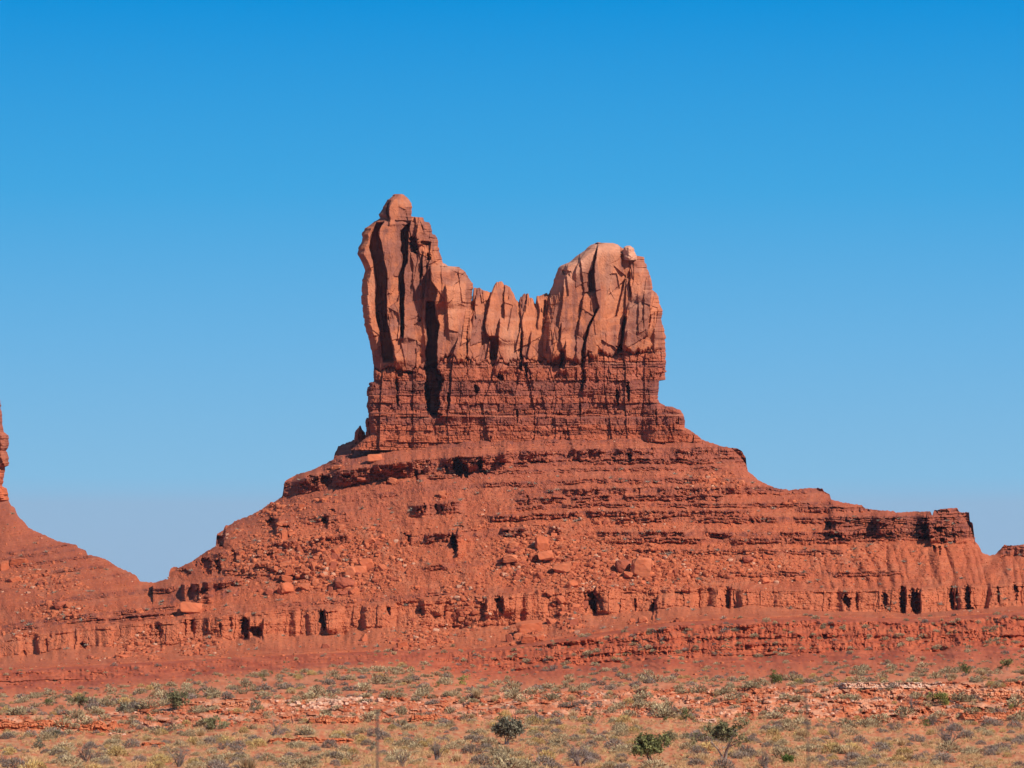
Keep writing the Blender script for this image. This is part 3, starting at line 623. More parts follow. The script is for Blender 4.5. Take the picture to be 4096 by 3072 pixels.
def flakes(px, py, want_col=False):
    o = np.zeros(px.shape); cf = np.zeros(px.shape); cv = np.zeros(px.shape)
    w = 2.0 * noise(px / 12., py / 16., 640)
    for x, y, a, b, sk, t1, t2, d, tl, r in FLAKES:
        m = (np.abs(px - x) < a * 1.7) & (np.abs(py - y) < b * 1.5)
        if not m.any(): continue
        dx = px[m] + w[m] - x - sk * (py[m] - y); dy = py[m] + w[m] - y
        e = np.minimum(a - np.abs(dx), np.minimum(b * .9 + t1 * dx * 1.6 - dy, b * .9 + t2 * dx * 1.6 + dy))
        k = sst(0, 2.4, e)
        o[m] += k * (-d + .7 * tl * dx / a * abs(d))
        if want_col:
            if r < .34: cv[m] = np.maximum(cv[m], k)
            elif r < .60: cf[m] = np.maximum(cf[m], k)
    return (o, cf, cv) if want_col else o

def tower_Y(y_front, lean=0.0):
    def f(px, py):
        o = steps_field(px, py, STEPS, TRENCH, PITS)
        o = o + facets(px, py, 110, 280, 610, .9, 1.1) + facets(px, py, 34, 80, 620, .4, .7) * sst(.05, .45, noise(px / 110., py / 120., 621) + .6 * sst(1280, 1420, py) * (px > 1780))
        o = o + flakes(px, py) + 0.14 * fbm(px / 18., py / 40., 4, 630) + .07 * noise(px / 4., py / 6., 634) + .05 * noise(px / 90., py / 4.5, 632) * sst(0, .5, noise(px / 200., py / 50., 633))
        return y_front - o + lean * (1480 - py) + 7 * sst(-6, 34, py - 1400 - top_warp(px))
    return f

def base_Y(px, py):
    o = steps_field(px, py, STEPS, TRENCH, PITS) * 0.9
    of, bo, rec = beds(px, py, 700, 6, 54, 1340, 1830, 24, 130)
    of2, bo2, rec2 = beds(px, py, 720, 5, 16, 1340, 1830, 10, 50)
    kn = sst(-.2, .3, noise(px / 60., py / 30., 735)); rm = sst(-.5, .35, noise(px / 55., py / 26., 736))
    wx = 8 * noise(px / 60., py / 90., 737)
    c1 = worley((px + wx * .5) / 66., py / 560., 738); c2 = worley((px + wx) / 27., py / 90., 739)
    o = o + .5 * of + .7 * bo - 1.0 * rec * rm + kn * (.3 * bo2 - .5 * rec2) + 3.4 * (c1[0] - .5) + .9 * (c2[0] - .5) + 1.6 * (c1[1] - .5) * c1[3] + .3 * fbm(px / 12., py / 12., 3, 731)
    o = o + 1.2 * noise(px / 75., py / 300., 733)
    o = o + 0.035 * (py - 1480) + 5 * sst(1618, 1640, py) * sst(2560, 2640, px) + 3.2 * sst(1660, 1672, py + 8 * noise(px / 90., .5, 734) + 14 * sst(2100, 1500, px)) 
    return 1265.4 - o

def base_col(px, py):
    n1 = fbm(px / 60., py / 40., 4, 740)
    c = mix(C_BASED, C_BASE, .6 + n1)
    top = 1 - sst(-10, 75, py - 1400 - top_warp(px) + 34 * noise(px / 50., py / 40., 741) - 20)
    c = mix(c, cliff_color(px, py), .85 * top)
    of, bo, rec = beds(px, py, 700, 6, 54, 1340, 1830, 24, 130)
    c = mix(c, C_BASED * .85, .5 * (bo > .55)); c = mix(c, C_TAL, .4 * (of > .45)); c = mix(c, C_BASE * 1.25, .5 * (bo < -.6))
    ln = sst(.45, .6, noise(px / 260., py / 3.2, 744))
    c = mix(c, C_PALE * .9, .4 * ln)
    low = sst(1660, 1760, py)
    return mix(c, C_TAL * .95, .5 * low)

def top_warp(px):   # top edge of the layered base against the smooth sandstone
    jag = 16 * noise(px / 40., .5, 746) + 16 * (rnd(px / 19. + .6 * noise(px / 30., .2, 747), 0, 748) - .5) + 9 * noise(px / 9., .7, 749)
    return jag * sst(1475, 1520, px) * (1 - sst(2610, 2650, px)) + line([(1400, 60), (1478, 62), (1560, 70), (1640, 84), (1700, 70), (1790, 30), (1860, 36), (1960, 52), (2000, 44), (2080, 40), (2200, 30), (2330, 20), (2470, 12), (2500, -4), (2663, -8), (2900, -8)])(px)

def build_main_butte():
    root = empty('butte', 'tall red sandstone butte with two towers joined by a low jagged saddle', 'butte', tuple(at(2050., 2560., 1080.)))
    inv = [-c for c in root.location]
    P = []
    P.append(build_apron('talus_slope', root, np.arange(612, 4100, 3.1), SKYM, 350))
    # the slope runs on beyond the frame
    P.append(loft('spire', root, LT_L, LT_R, 776, 1520, 300, 190, tower_Y(1266, .010), cliff_color, 26, 9, 26))
    P.append(loft('tower', root, RT_L, RT_R, 969, 1520, 230, 210, tower_Y(1265, .014), cliff_color, 40, 11, 30))
    # jagged saddle: columns under the skyline
    sk = line([(1872, 1300), (1880, 1215), (1888, 1204), (1895, 1152), (1925, 1156), (1938, 1164), (1958, 1168), (1966, 1168), (1979, 1137), (1989, 1126), (2000, 1124), (2008, 1127), (2017, 1140), (2033, 1141), (2036, 1146), (2054, 1171), (2065, 1200), (2075, 1211), (2081, 1186), (2090, 1180), (2108, 1170), (2113, 1172), (2117, 1188), (2130, 1197), (2141, 1215), (2146, 1189), (2158, 1184), (2170, 1178), (2193, 1175), (2215, 1180)])
    pxs = np.linspace(1872, 2215, 170); nv = 130
    PX = np.tile(pxs, (nv, 1)); top = sk(PX) + 7 * (rnd(PX / 11., 0, 607) - .5) + 3 * noise(PX / 5., .5, 608); v = np.linspace(0, 1, nv)[:, None]
    PY = top + (1520 - top) * v
    Y = tower_Y(1268, .02)(PX, PY) + 3 * np.exp(-(PY - top) / 8.) + 0.02 * np.maximum(1330 - PY, 0)
    A = at(PX, PY, Y); Bk = A[::-1].copy(); Bk[..., 1] = A[0][None, :, 1] + 1 + 14 * np.linspace(1, 0.05, nv)[:, None]; Bk[..., 2] = A[::-1][..., 2]
    V = np.concatenate([Bk, A]); C = cliff_color(PX, PY); C = np.concatenate([C[::-1], C])
    P.append(obj('saddle', mk_mesh('saddle', V.reshape(-1, 3), grid_q(2 * nv, len(pxs)), C.reshape(-1, 3), M_CLIFF), root))
    P.append(loft('layered_cliff', root, BS_L, BS_R, 1400, 1800, 260, 520, base_Y, base_col, 26, 5, 40, 14, top_warp))
    # pale rounded knob on the shoulder of the right tower
    P.append(loft('cap_knob', root, vline([(2508, 982), (2496, 990), (2490, 1004), (2488, 1030), (2490, 1040)]), vline([(2520, 982), (2530, 990), (2538, 1003), (2546, 1024), (2548, 1040)]), 982.5, 1040, 30, 36,
                  lambda x, y: 1268 - facets(x, y, 30, 26, 650, .8, .6) - .3 * noise(x / 9., y / 9., 651), lambda x, y: mix(C_PALE, C_PALE * 1.1, .5 + noise(x / 12., y / 9., 652)), 24, 4, 5, 10))
    # dark pinnacles standing behind the left foot of the cliff
    P.append(loft('pinnacle', root, vline([(1468, 1670), (1463, 1679), (1462, 1700), (1463, 1722), (1458, 1770)]), vline([(1478, 1670), (1484, 1690), (1490, 1770)]), 1671, 1770, 34, 22,
                  lambda x, y: 1288 - facets(x, y, 14, 20, 660, 1.2, 1.0), base_col, 10, 4, 8, 6))
    P.append(loft('pinnacle', root, vline([(1440, 1701), (1432, 1710), (1420, 1722), (1417, 1745), (1410, 1790)]), vline([(1444, 1701), (1449, 1716), (1460, 1728), (1470, 1790)]), 1702, 1790, 34, 26,
                  lambda x, y: 1292 - facets(x, y, 16, 22, 670, 1.2, 1.4), base_col, 14, 5, 8, 6))
    for o in P: o.matrix_parent_inverse = root.matrix_world.inverted() if False else o.matrix_parent_inverse
    for o in P: o.location = inv
    return root

def build_left_butte():
    root = empty('butte', 'second red butte cut off by the edge, only its right slope and cliff showing', 'butte', tuple(at(100., 2650., 1080.)))
    inv = [-c for c in root.location]
    P = [build_apron('talus_slope', root, np.concatenate([np.linspace(-400, -30, 60)[:-1], np.arange(-30, 612, 3.6), [612]]), SKYL, 230, True)]
    P.append(loft('tower', root, vline([(-330, 1300), (-380, 2000)]), vline([(-40, 1300), (-8, 1560), (0, 1614), (5, 1640), (9, 1690), (18, 1729), (32, 1740), (38, 1767), (31, 1795), (27, 1803), (36, 1838), (34, 1862), (19, 1868), (18, 1890), (16, 1916), (10, 1946), (26, 1954), (30, 1975), (34, 2000)]), 1300, 2000, 200, 90,
                  lambda x, y: 1330 - facets(x, y, 50, 70, 680, 2, 1.5) - .4 * fbm(x / 20., y / 14., 3, 681) - sst(1860, 1960, y) * beds(x, y, 690, 8, 30, 1300, 2020, 20, 80)[1], lambda x, y: mix(cliff_color(x, y), C_TAL * 1.1, sst(1830, 1930, y)), 30, 10, 40))
    for o in P: o.location = inv
    return root

def build_right_mesa():
    root = empty('mesa', 'low flat-topped red mesa beyond the saddle at the end of the ridge', 'mesa', tuple(at(4200., 2440., 1080.)))
    inv = [-c for c in root.location]
    o = build_apron('talus_slope', root, np.concatenate([np.arange(612 + 3.1 * 1125, 4160, 3.3), np.linspace(4160, 4600, 60)]), SKYM, 330)
    o.location = inv
    return root

# ------------------------------------------------------------------ rocks
def ico(sub):
    import bmesh
    bm = bmesh.new(); bmesh.ops.create_icosphere(bm, subdivisions=sub, radius=1)
    V = np.array([v.co[:] for v in bm.verts]); T = np.array([[v.index for v in f.verts] for f in bm.faces]); bm.free()
    return V, T
ICO1, ICO2, ICO3 = ico(1), ico(2), ico(4)

def rock_shape(seed, base=ICO3, boxy=.6, planes=11, rough=.03):
    rs = np.random.RandomState(seed); V = base[0].copy()
    N = rs.normal(size=(planes, 3))
    axes = np.concatenate([np.eye(3), -np.eye(3)]) + rs.normal(size=(6, 3)) * .16
    N = np.concatenate([axes, N]); N /= np.linalg.norm(N, axis=1)[:, None]
    D = np.concatenate([rs.uniform(.5, .72, 6) if boxy > .5 else rs.uniform(.7, .9, 6), rs.uniform(.66, .95, planes)])
    for _ in range(2):
        for n, d in zip(N, D):
            t = V @ n - d; m = t > 0; V[m] -= np.outer(t[m], n)
    if rough: V *= (1 + rough * fbm(V[:, 0] * 3 + V[:, 2] * 2.1 + seed, V[:, 1] * 3 - V[:, 2] * 1.7, 3, seed))[:, None]
    lo, hi = V.min(0), V.max(0)
    return (V - (lo + hi) / 2) / ((hi - lo) / 2)

def surf(px, py):
    """distance of the terrain at photograph pixels"""
    px = np.atleast_1d(np.asarray(px, float)); py = np.atleast_1d(np.asarray(py, float))
    c = T3(px)
    top = np.where(px < 612, SKYL(px), SKYM(px))
    Ya = np.where(px < 612, apron_Y(px, py, top, True), apron_Y(px, py, top, False))
    return np.where(py < c, Ya, ground_Y(px, py))

def merge(shapes, faces, pos, scl, rot, cols, idx):
    """many copies of a few small meshes in one"""
    Vs, Fs, Cs = [], [], []; n0 = 0
    ca, sa = np.cos(rot), np.sin(rot)
    for k in range(len(shapes)):
        m = np.where(idx == k)[0]
        if not len(m): continue
        S = shapes[k]; f = faces[k] if isinstance(faces, list) else faces
        v = S[None] * scl[m][:, None, :]
        x = v[..., 0] * ca[m][:, None] - v[..., 1] * sa[m][:, None]; y = v[..., 0] * sa[m][:, None] + v[..., 1] * ca[m][:, None]
        v = np.stack([x, y, v[..., 2]], -1) + pos[m][:, None, :]
        Vs.append(v.reshape(-1, 3)); Fs.append((f[None] + (np.arange(len(m)) * len(S))[:, None, None] + n0).reshape(-1, f.shape[1]))
        c = cols[m]
        if c.ndim == 2: c = np.repeat(c[:, None, :], len(S), 1)
        Cs.append(c.reshape(-1, 3)); n0 += len(m) * len(S)
    return np.concatenate(Vs), np.concatenate(Fs), np.concatenate(Cs)

BOULDERS = [  # px, py, width, height, shape seed, label (None: one of the unnamed)
    (1138, 2145, 27, 56, 1, 'tall upright orange slab standing on the left flank below the dark alcove'), (1161, 2131, 30, 15, 2, None), (1351, 2199, 56, 42, 3, 'broad pointed boulder resting on another boulder in the left boulder field'),
    (1339, 2226, 42, 28, 4, 'rounded boulder wedged under a broad pointed boulder, dark gap on its left'), (1143, 2256, 52, 24, 5, 'long pale slab lying flat on the left edge of the boulder field'), (1063, 2253, 42, 18, 6, None), (1258, 2265, 32, 42, 7, None), (1330, 2267, 30, 46, 8, None),
    (1466, 2256, 62, 46, 9, 'wide tilted boulder behind a dark pyramid-shaped boulder'), (1443, 2280, 50, 40, 10, 'dark pyramid-shaped boulder leaning on a wide tilted one'), (1403, 2286, 46, 44, 11, 'tilted slab just above the big square block'), (1376, 2334, 84, 50, 12, 'big square block with flat face above the lower cliff, largest of the left field'),
    (1260, 2330, 32, 25, 13, None), (1222, 2346, 42, 28, 14, 'dark-sided boulder between the square block and the shaded block'), (1142, 2354, 68, 52, 15, 'large block with a deep shaded left face above the lower cliff'), (1077, 2366, 36, 28, 16, 'rounded boulder in front of the large block with shaded face'), (1147, 2312, 46, 26, 17, None), (1156, 2287, 32, 26, 18, None), (1414, 2362, 46, 30, 19, None), (1321, 2360, 22, 28, 20, None), (1366, 2111, 19, 30, 21, 'small upright boulder with black shadow alone on the upper left talus'), (1479, 2161, 52, 28, 22, None), (1529, 2267, 38, 26, 23, None), (1373, 2371, 40, 15, 24, None),
    (2167, 2175, 60, 62, 25, 'big rounded boulder split by a dark crack, high on the middle talus'), (2183, 2222, 62, 40, 26, 'broad flat-faced boulder right under the split boulder'), (2040, 2233, 60, 28, 27, 'wide low boulder left of the split boulder, under a smaller slab'), (2047, 2203, 44, 20, 28, 'thin slab lying on top of a wide low boulder'), (2052, 2181, 46, 28, 29, 'dark purple triangular boulder above a thin slab'), (2251, 2272, 80, 40, 30, 'long dark slab tilted down to the right below the split boulder'), (2287, 2337, 52, 32, 31, 'pale oval boulder on the slope between the two lower cliffs'), (2072, 2292, 22, 30, 32, 'dark upright boulder on the crest of a smooth red spur'), (2303, 2256, 34, 24, 33, None), (2312, 2222, 26, 28, 34, None), (2282, 2182, 22, 16, 35, None), (2169, 2326, 17, 25, 36, None), (2153, 2267, 26, 18, 37, None), (2169, 2285, 17, 24, 38, None),
    (2244, 2396, 40, 34, 39, 'dark boulder in the gully between the two lower cliffs'), (2339, 2419, 32, 32, 40, None), (2253, 2455, 36, 20, 41, None), (2303, 2423, 30, 20, 42, None), (2201, 2274, 19, 18, 43, None), (2492, 2266, 62, 56, 44, 'large cubic boulder with dark left face right of the middle boulder field'), (2564, 2266, 88, 74, 45, 'largest leaning slab behind the cubic boulder on the middle talus'), (2514, 2297, 42, 22, 46, None), (2569, 2330, 36, 20, 47, None), (2450, 2300, 26, 20, 48, None),
    (2116, 2510, 108, 62, 49, 'huge dome-shaped boulder at the foot of the lower cliff'), (2112, 2557, 58, 30, 50, 'bright block under the dome-shaped boulder'), (2157, 2548, 48, 28, 51, 'dark cracked block under the right side of the dome-shaped boulder'), (2037, 2557, 30, 44, 52, 'narrow upright block left of the dome-shaped boulder'), (2072, 2545, 34, 30, 53, None), (2573, 2480, 46, 36, 54, 'round dark boulder at the foot of the lower cliff beside a black cleft'), (2207, 2485, 52, 26, 55, None), (2293, 2490, 42, 28, 56, None), (2530, 2484, 24, 22, 57, None),
    (768, 2432, 88, 52, 58, 'huge smooth slab with a flat shaded underside above the lower cliff'), (720, 2445, 26, 18, 59, None), (240, 2421, 52, 34, 60, 'pale oval boulder on the slope of the second butte'), (194, 2412, 28, 20, 61, 'small round boulder touching the left of the pale oval one'), (278, 2423, 26, 28, 62, 'small boulder touching the right of the pale oval one'), (493, 2624, 72, 14, 63, 'long flat pale slab at the foot of the slope'), (362, 2627, 28, 16, 64, None), (18, 2268, 38, 50, 65, 'pale upright boulder at the picture edge on the second butte'), (75, 2247, 72, 30, 66, 'broad boulder beside a pale upright one on the second butte'), (59, 2317, 56, 28, 67, None), (172, 2331, 52, 14, 68, None), (750, 2611, 30, 22, 69, None), (787, 2607, 22, 22, 70, None), (610, 2629, 16, 14, 71, None), (630, 2602, 22, 16, 72, None), (556, 2440, 32, 16, 73, None),
    (1501, 1833, 58, 36, 74, 'pointed triangular boulder just above the thick upper ledge'), (1352, 1868, 42, 15, 75, None), (1449, 1918, 50, 18, 76, 'thin slab leaning below the thick upper ledge'), (1569, 1922, 40, 22, 77, None), (1768, 1976, 30, 28, 78, None), (1293, 1997, 32, 12, 79, None), (1088, 2016, 19, 18, 80, 'small square block perched on the left skyline'), (1800, 2462, 40, 40, 81, 'pale square boulder in the middle rubble chute of the lower cliff'), (1610, 2582, 46, 38, 82, 'block at the toe of the rubble chute, black shadow on its left'), (1456, 2554, 30, 40, 83, 'dark upright block alone at the cliff foot'), (1302, 2586, 36, 22, 84, None), (1691, 2568, 30, 26, 85, None), (1727, 2554, 20, 34, 86, None), (1754, 2563, 22, 30, 87, None), (1578, 2561, 26, 18, 88, None), (1669, 2349, 24, 16, 89, None),
    (2850, 1921, 30, 19, 90, 'orange boulder on the upper right talus under the ledge'), (2966, 1931, 26, 20, 91, None), (2991, 2238, 46, 28, 92, 'flat-topped reddish boulder on the right talus'), (2845, 2184, 23, 18, 93, None), (2745, 2292, 26, 20, 94, None), (3057, 2322, 42, 30, 95, 'rounded boulder on the rim of the right lower cliff'), (2745, 2349, 30, 18, 96, None), (3192, 2313, 30, 20, 97, None), (2680, 2300, 30, 22, 98, None), (2620, 2330, 26, 18, 99, None), (2400, 2330, 24, 18, 100, None), (2420, 2240, 24, 18, 101, None), (1230, 2280, 26, 18, 102, None), (1290, 2300, 24, 20, 103, None), (1190, 2225, 24, 18, 104, None)]

def build_rocks():
    rs = np.random.RandomState(11)
    shapes = []
    for k in range(16):
        V = rock_shape(900 + k, boxy=1 if k % 3 else 0, rough=.035)
        tint = mix(C_TAL * 1.06, np.array((.455, .138, .064)), rs.rand(1) + .5 * noise(V[:, 0] * 2, V[:, 2] * 2 + k, 950)) if k % 4 else mix(C_TALD, C_BASE * 1.15, .5 + .3 * noise(V[:, 0] * 2, V[:, 2] * 2, 951))
        me = mk_mesh('boulder', V, ICO3[1], tint, M_BOULDER); shapes.append(me)
    lst = list(BOULDERS)
    while len(lst) < 300:                                   # the further stones of the boulder fields
        px, py = rs.uniform(620, 3300), rs.uniform(1980, 2600)
        z = rubble_zone(np.array([px]), np.array([py]))[0]
        if rs.rand() > z ** 1.6 or py > T3(px) - 6 or py < SKYM(px) + 25: continue
        w = 9 + 19 * rs.rand() ** 1.6
        lst.append((px, py, w, w * rs.uniform(.55, .95), rs.randint(999), None))
    A = np.array([(b[0], b[1] + b[3] * .22) for b in lst])
    Y = surf(A[:, 0], A[:, 1])
    for b, y in zip(lst, Y):
        px, py, w, h, seed, lab = b
        y = y - w * .10 * .16
        s = y / F
        me = shapes[seed % 16]
        o = obj('boulder', me, None, tuple(at(float(px), float(py + h * .05), float(y))), lab or 'unnamed rust-red boulder lying among the rubble of the talus slope', 'boulder', 'boulders fallen on the talus')
        o['label'] = lab or 'smaller rust-red boulder lying among the rubble of the talus slope'
        o.scale = (w * .50 * s, w * .5 * s, h * .54 * s)
        o.rotation_euler = (0, math.radians(((seed * 37) % 30) - 15), 0)
    # loose rubble nobody could count
    n = 160000
    px = rs.uniform(-30, 4130, n); py = rs.uniform(1760, 2690, n)
    top = np.where(px < 612, SKYL(px), SKYM(px)) + 8
    z = rubble_zone(px, py)
    s_ = strat(px, py)
    p = 0.13 + .14 * sst(-.1, .5, noise((px + .5 * (py - 2200) * np.sign(px - 2050)) / 40., py / 160., 111)) + 1.0 * z ** 1.5; p *= np.where((s_ > 2362) & (s_ < 2455), .25 + .5 * (z > .5), 1)
    m = (rs.rand(n) < p * .55) & (py > top) & (py < T3(px) - 2)
    px, py, z = px[m], py[m], z[m]
    B = np.array([b[:4] for b in lst]); k = rs.randint(0, len(B), 4200); u = rs.normal(0, .62, 4200)
    bx = B[k, 0] + u * B[k, 2]; by = B[k, 1] + B[k, 3] * rs.uniform(.05, .75, 4200)
    ok = (by < T3(bx) - 3)
    px = np.concatenate([px, bx[ok]]); py = np.concatenate([py, by[ok]]); z = np.concatenate([z, .75 + 0 * bx[ok]])
    Y = surf(px, py) - .12
    n = len(px); w = (3.0 + 17 * rs.rand(n) ** 3.0 * (0.25 + .9 * z)) * Y / F * .62
    scl = np.stack([w * rs.uniform(.8, 1.25, n), w, w * rs.uniform(.5, .95, n)], -1)
    tint = mix(C_TALO * 1.05, C_TALD * .95, rs.rand(n)); tint = mix(tint, np.array((.50, .27, .17)), (rs.rand(n) > .95) * .8)
    sh = [rock_shape(1200 + k, ICO2, boxy=k % 2, planes=6, rough=.05) for k in range(8)]
    V, T, C = merge(sh, ICO2[1], at(px, py, Y), scl, rs.uniform(0, 6.28, n), tint, rs.randint(0, 8, n))
    obj('scree', mk_mesh('scree', V, T, C, M_BOULDER), kind='stuff', label='loose red rubble strewn over the talus slopes', cat='scree')
    # stones on the near scarp and the plain
    n = 34000
    px = rs.uniform(-200, 4300, n); py = rs.uniform(2600, 3060, n)
    e1, e2, e3 = E1(px), E2(px), E3(px)
    ns = sst(e2 - 8, e2 + 6, py) * (1 - sst(e3 - 25, e3 + 20, py))
    p = 0.03 + 1.0 * ns * sst(-.35, .45, noise(px / 110., py / 30., 970)) + .10 * (py < e1)
    m = (rs.rand(n) < p) & (py > T3(px) + 3)
    px, py, ns = px[m], py[m], ns[m]; Y = surf(px, py); n = len(px)
    w = (2.6 + 10 * rs.rand(n) ** 3) * Y / F * .6
    scl = np.stack([w * rs.uniform(.9, 1.5, n), w, w * rs.uniform(.5, .9, n)], -1)
    red = mix(C_SOIL, C_RED, rs.rand(n)); pale = mix(C_PINK, np.array((.62, .40, .28)), rs.rand(n))
    tint = mix(red, pale, ns * (rs.rand(n) > .35) * sst(-.2, .3, noise(px / 130., py / 26., 971)))
    pos = at(px, py, Y); pos[:, 2] += scl[:, 2] * .3
    V, T, C = merge(sh, ICO2[1], pos, scl, rs.uniform(0, 6.28, n), tint, rs.randint(0, 8, n))
    obj('gravel', mk_mesh('gravel', V, T, C, M_BOULDER), kind='stuff', label='broken pale and orange stones on the low rocky scarp', cat='gravel')

def outcrop(px0, px1, py0, py1, tint, tint2, label, seed, depth=2.2, slope=0.0):
    """a ledge of bedrock: blocks parted by joints and one or two bedding planes"""
    rs = np.random.RandomState(seed)
    xm, ym = (px0 + px1) / 2., py1 - 2.
    Y0 = float(surf([xm], [ym])[0]) - .3; s = Y0 / F
    W, H = (px1 - px0) * s, (py1 - py0) * s
    nx, nz = int((px1 - px0) / 2.2) + 4, int((py1 - py0) / 1.8) + 4
    u = np.linspace(0, 1, nx)[None, :]; v = np.linspace(0, 1, nz)[:, None]
    px = px0 + (px1 - px0) * u + 0 * v; py = py0 + (py1 - py0) * (1 - v) + 0 * u
    of, bo, rec = beds(px, py, seed, (py1 - py0) * .22, (py1 - py0) * .6, py0 - 1, py1 + 1, 14, 60)
    env = sst(0, .07, u) * (1 - sst(.93, 1, u))
    topn = (1 - .30 * np.abs(noise(px / 50., 1.5, seed + 3)) - .22 * rnd(px / 23. + .5 * noise(px / 30., 1, seed), 0, seed + 4)) * (.25 + .75 * env)
    x = (u - .5) * W + 0 * v; z = v * H * topn + slope * (u - .5) * W
    y = -(.25 * bo + .22 * of - .28 * rec + .18 * fbm(px / 12., py / 8., 3, seed + 6)) - .35 * depth * (1 - v) + (1 - env) * depth * .7
    front = np.stack([x, y, z - H * .12], -1)
    top = []
    for k, d in enumerate((.25, .7, 1.0)):
        t = front[-1].copy(); t[:, 1] += depth * d; t[:, 2] -= H * (.04 + .5 * (k == 2)); top.append(t)
    V = np.concatenate([front, np.array(top)])
    C = mix(tint, tint2, .5 + .9 * fbm(px / 26., py / 10., 3, seed + 8) + .3 * bo); C = np.concatenate([C, np.repeat(C[-1:], 3, 0)])
    n, m = V.shape[:2]
    me = mk_mesh('rock_ledge', V.reshape(-1, 3), grid_q(n, m), C.reshape(-1, 3), M_BOULDER)
    return obj('rock_ledge', me, None, tuple(at(xm, float(py1), Y0)), label, 'rock ledge', 'rock ledges on the plain')

def build_pale_blocks():
    rs = np.random.RandomState(31); ms = []
    for k in range(6):
        V = rock_shape(1500 + k, boxy=1, rough=.03)
        ms.append(mk_mesh('pale_block', V, ICO3[1], mix(C_PINK * 1.05, np.array((.60, .40, .29)), .5 + .8 * noise(V[:, 0] * 2 + k, V[:, 2] * 2.5, 960)), M_BOULDER))
    A = []
    for k in range(95):
        x = np.clip(rs.normal(1330, 85), 1160, 1520); y = rs.uniform(2797, 2842) + .03 * (1330 - x)
        w = rs.uniform(9, 30) * (1 if y < 2825 else .7); A.append((x, y, w, w * rs.uniform(.45, .9)))
    for k in range(26): 
        x = rs.uniform(3060, 3340); A.append((x, rs.uniform(2768, 2845), rs.uniform(8, 20), rs.uniform(6, 13)))
    A = np.array(A); Y = surf(A[:, 0], A[:, 1])
    for k, ((x, y, w, h), d) in enumerate(zip(A, Y)):
        t = d / F
        o = obj('pale_block', ms[k % 6], None, tuple(at(float(x), float(y - h * .3), float(d - .2))), 'whitish block in the broken pale ledge below the brush' if k < 95 else 'pale block on the rubble slope below the long pale ledge', 'rock', 'whitish blocks of the broken ledge' if k < 95 else 'pale blocks on the rubble slope')
        o.scale = (w * .5 * t, w * .5 * t, h * .5 * t); o.rotation_euler = (0, math.radians(rs.uniform(-8, 8)), rs.uniform(-.5, .5))

def build_outcrops():
    P, W, O, R = C_PINK, np.array((.62, .42, .31)), np.array((.50, .17, .075)), np.array((.40, .10, .04))
    outcrop(3350, 3790, 2722, 2748, W, P, 'long pale pinkish ledge with a smooth rounded top', 31, 3.0, .004)
    outcrop(2786, 2870, 2868, 2892, W, P, 'short white rock slab beside a green bush', 33, 2.0)
    outcrop(-60, 300, 2872, 2915, O, R, 'red rock ledge with dark overhang at the picture edge', 34, 2.5)
    outcrop(310, 470, 2872, 2925, O, R, 'smooth red ledge pierced by small dark hollows', 35, 2.5)
    outcrop(1225, 1440, 2856, 2892, R, O, 'dark red ledge with shadowed undercut', 36, 2.5)
    outcrop(1635, 1800, 2848, 2886, O, R, 'orange-red ledge of stacked broken blocks', 37, 2.5)
    outcrop(3700, 4180, 2744, 2786, O, P, 'long orange ledge of square jointed blocks', 38, 3.0)
    outcrop(3830, 4180, 2840, 2872, R, O, 'dark red ledge with a cave-like hollow', 39, 2.5)
    outcrop(1060, 1420, 2942, 2972, O, R, 'low orange ledge half hidden by brush', 40, 1.8)
    outcrop(560, 660, 2965, 2984, O, R, 'small red ledge between the bushes', 41, 1.5)
    outcrop(430, 500, 2924, 2944, W, P, 'small whitish slab among tufts of grass', 42, 1.5)
    outcrop(840, 1010, 2800, 2826, P, O, 'pinkish rubble ledge behind an olive bush', 43, 2.5)
    outcrop(2370, 2450, 2765, 2780, W, P, 'short pale ledge on the rim of the scarp', 44, 2.0)

# ------------------------------------------------------------------ plants
def blades(rs, n, shape='dome', ln=.28, wd=.05, flat=.9, spread=1.0):
    """a bush of n narrow blades, unit radius and unit height"""
    V, Fc = [], []
    for k in range(n):
        a = rs.uniform(0, 2 * math.pi)
        if shape == 'dome':
            el = math.asin(rs.uniform(0.0, 1)); r = rs.uniform(.45, 1) ** .6
            c = np.array([math.cos(a) * math.cos(el) * r, math.sin(a) * math.cos(el) * r, math.sin(el) * r * flat])
            d = c * 1.0 + np.array([0, 0, .35]) + rs.normal(size=3) * .45
        else:
            r = rs.uniform(0, .45); c = np.array([math.cos(a) * r, math.sin(a) * r, rs.uniform(.0, .35)])
            d = np.array([math.cos(a) * r * 1.6 * spread, math.sin(a) * r * 1.6 * spread, 1.0]) + rs.normal(size=3) * .22
        d /= np.linalg.norm(d); s = np.cross(d, rs.normal(size=3)); s /= np.linalg.norm(s)
        L = ln * rs.uniform(.6, 1.4); w = wd * rs.uniform(.6, 1.4); i = len(V)
        if shape == 'dome' and k < 26: c = c * .12; L = L * 3.4      # woody stems in the middle
        c[2] = max(c[2], .02)
        V += [c - s * w, c + s * w, c + d * L + s * w * .25, c + d * L - s * w * .25]; Fc.append((i, i + 1, i + 2, i + 3))
    V = np.array(V); V[:, 2] = np.maximum(V[:, 2], -.05)
    return V, np.array(Fc)

def bush_tint(rs, V, base, tip, dark):
    n = len(V) // 4
    r = np.repeat(rs.rand(n), 4)
    c = mix(np.array(base), np.array(tip), r * np.clip(V[:, 2] * 1.1 + .1, 0, 1))
    return mix(c, np.array(dark), (r < .18) * .8)

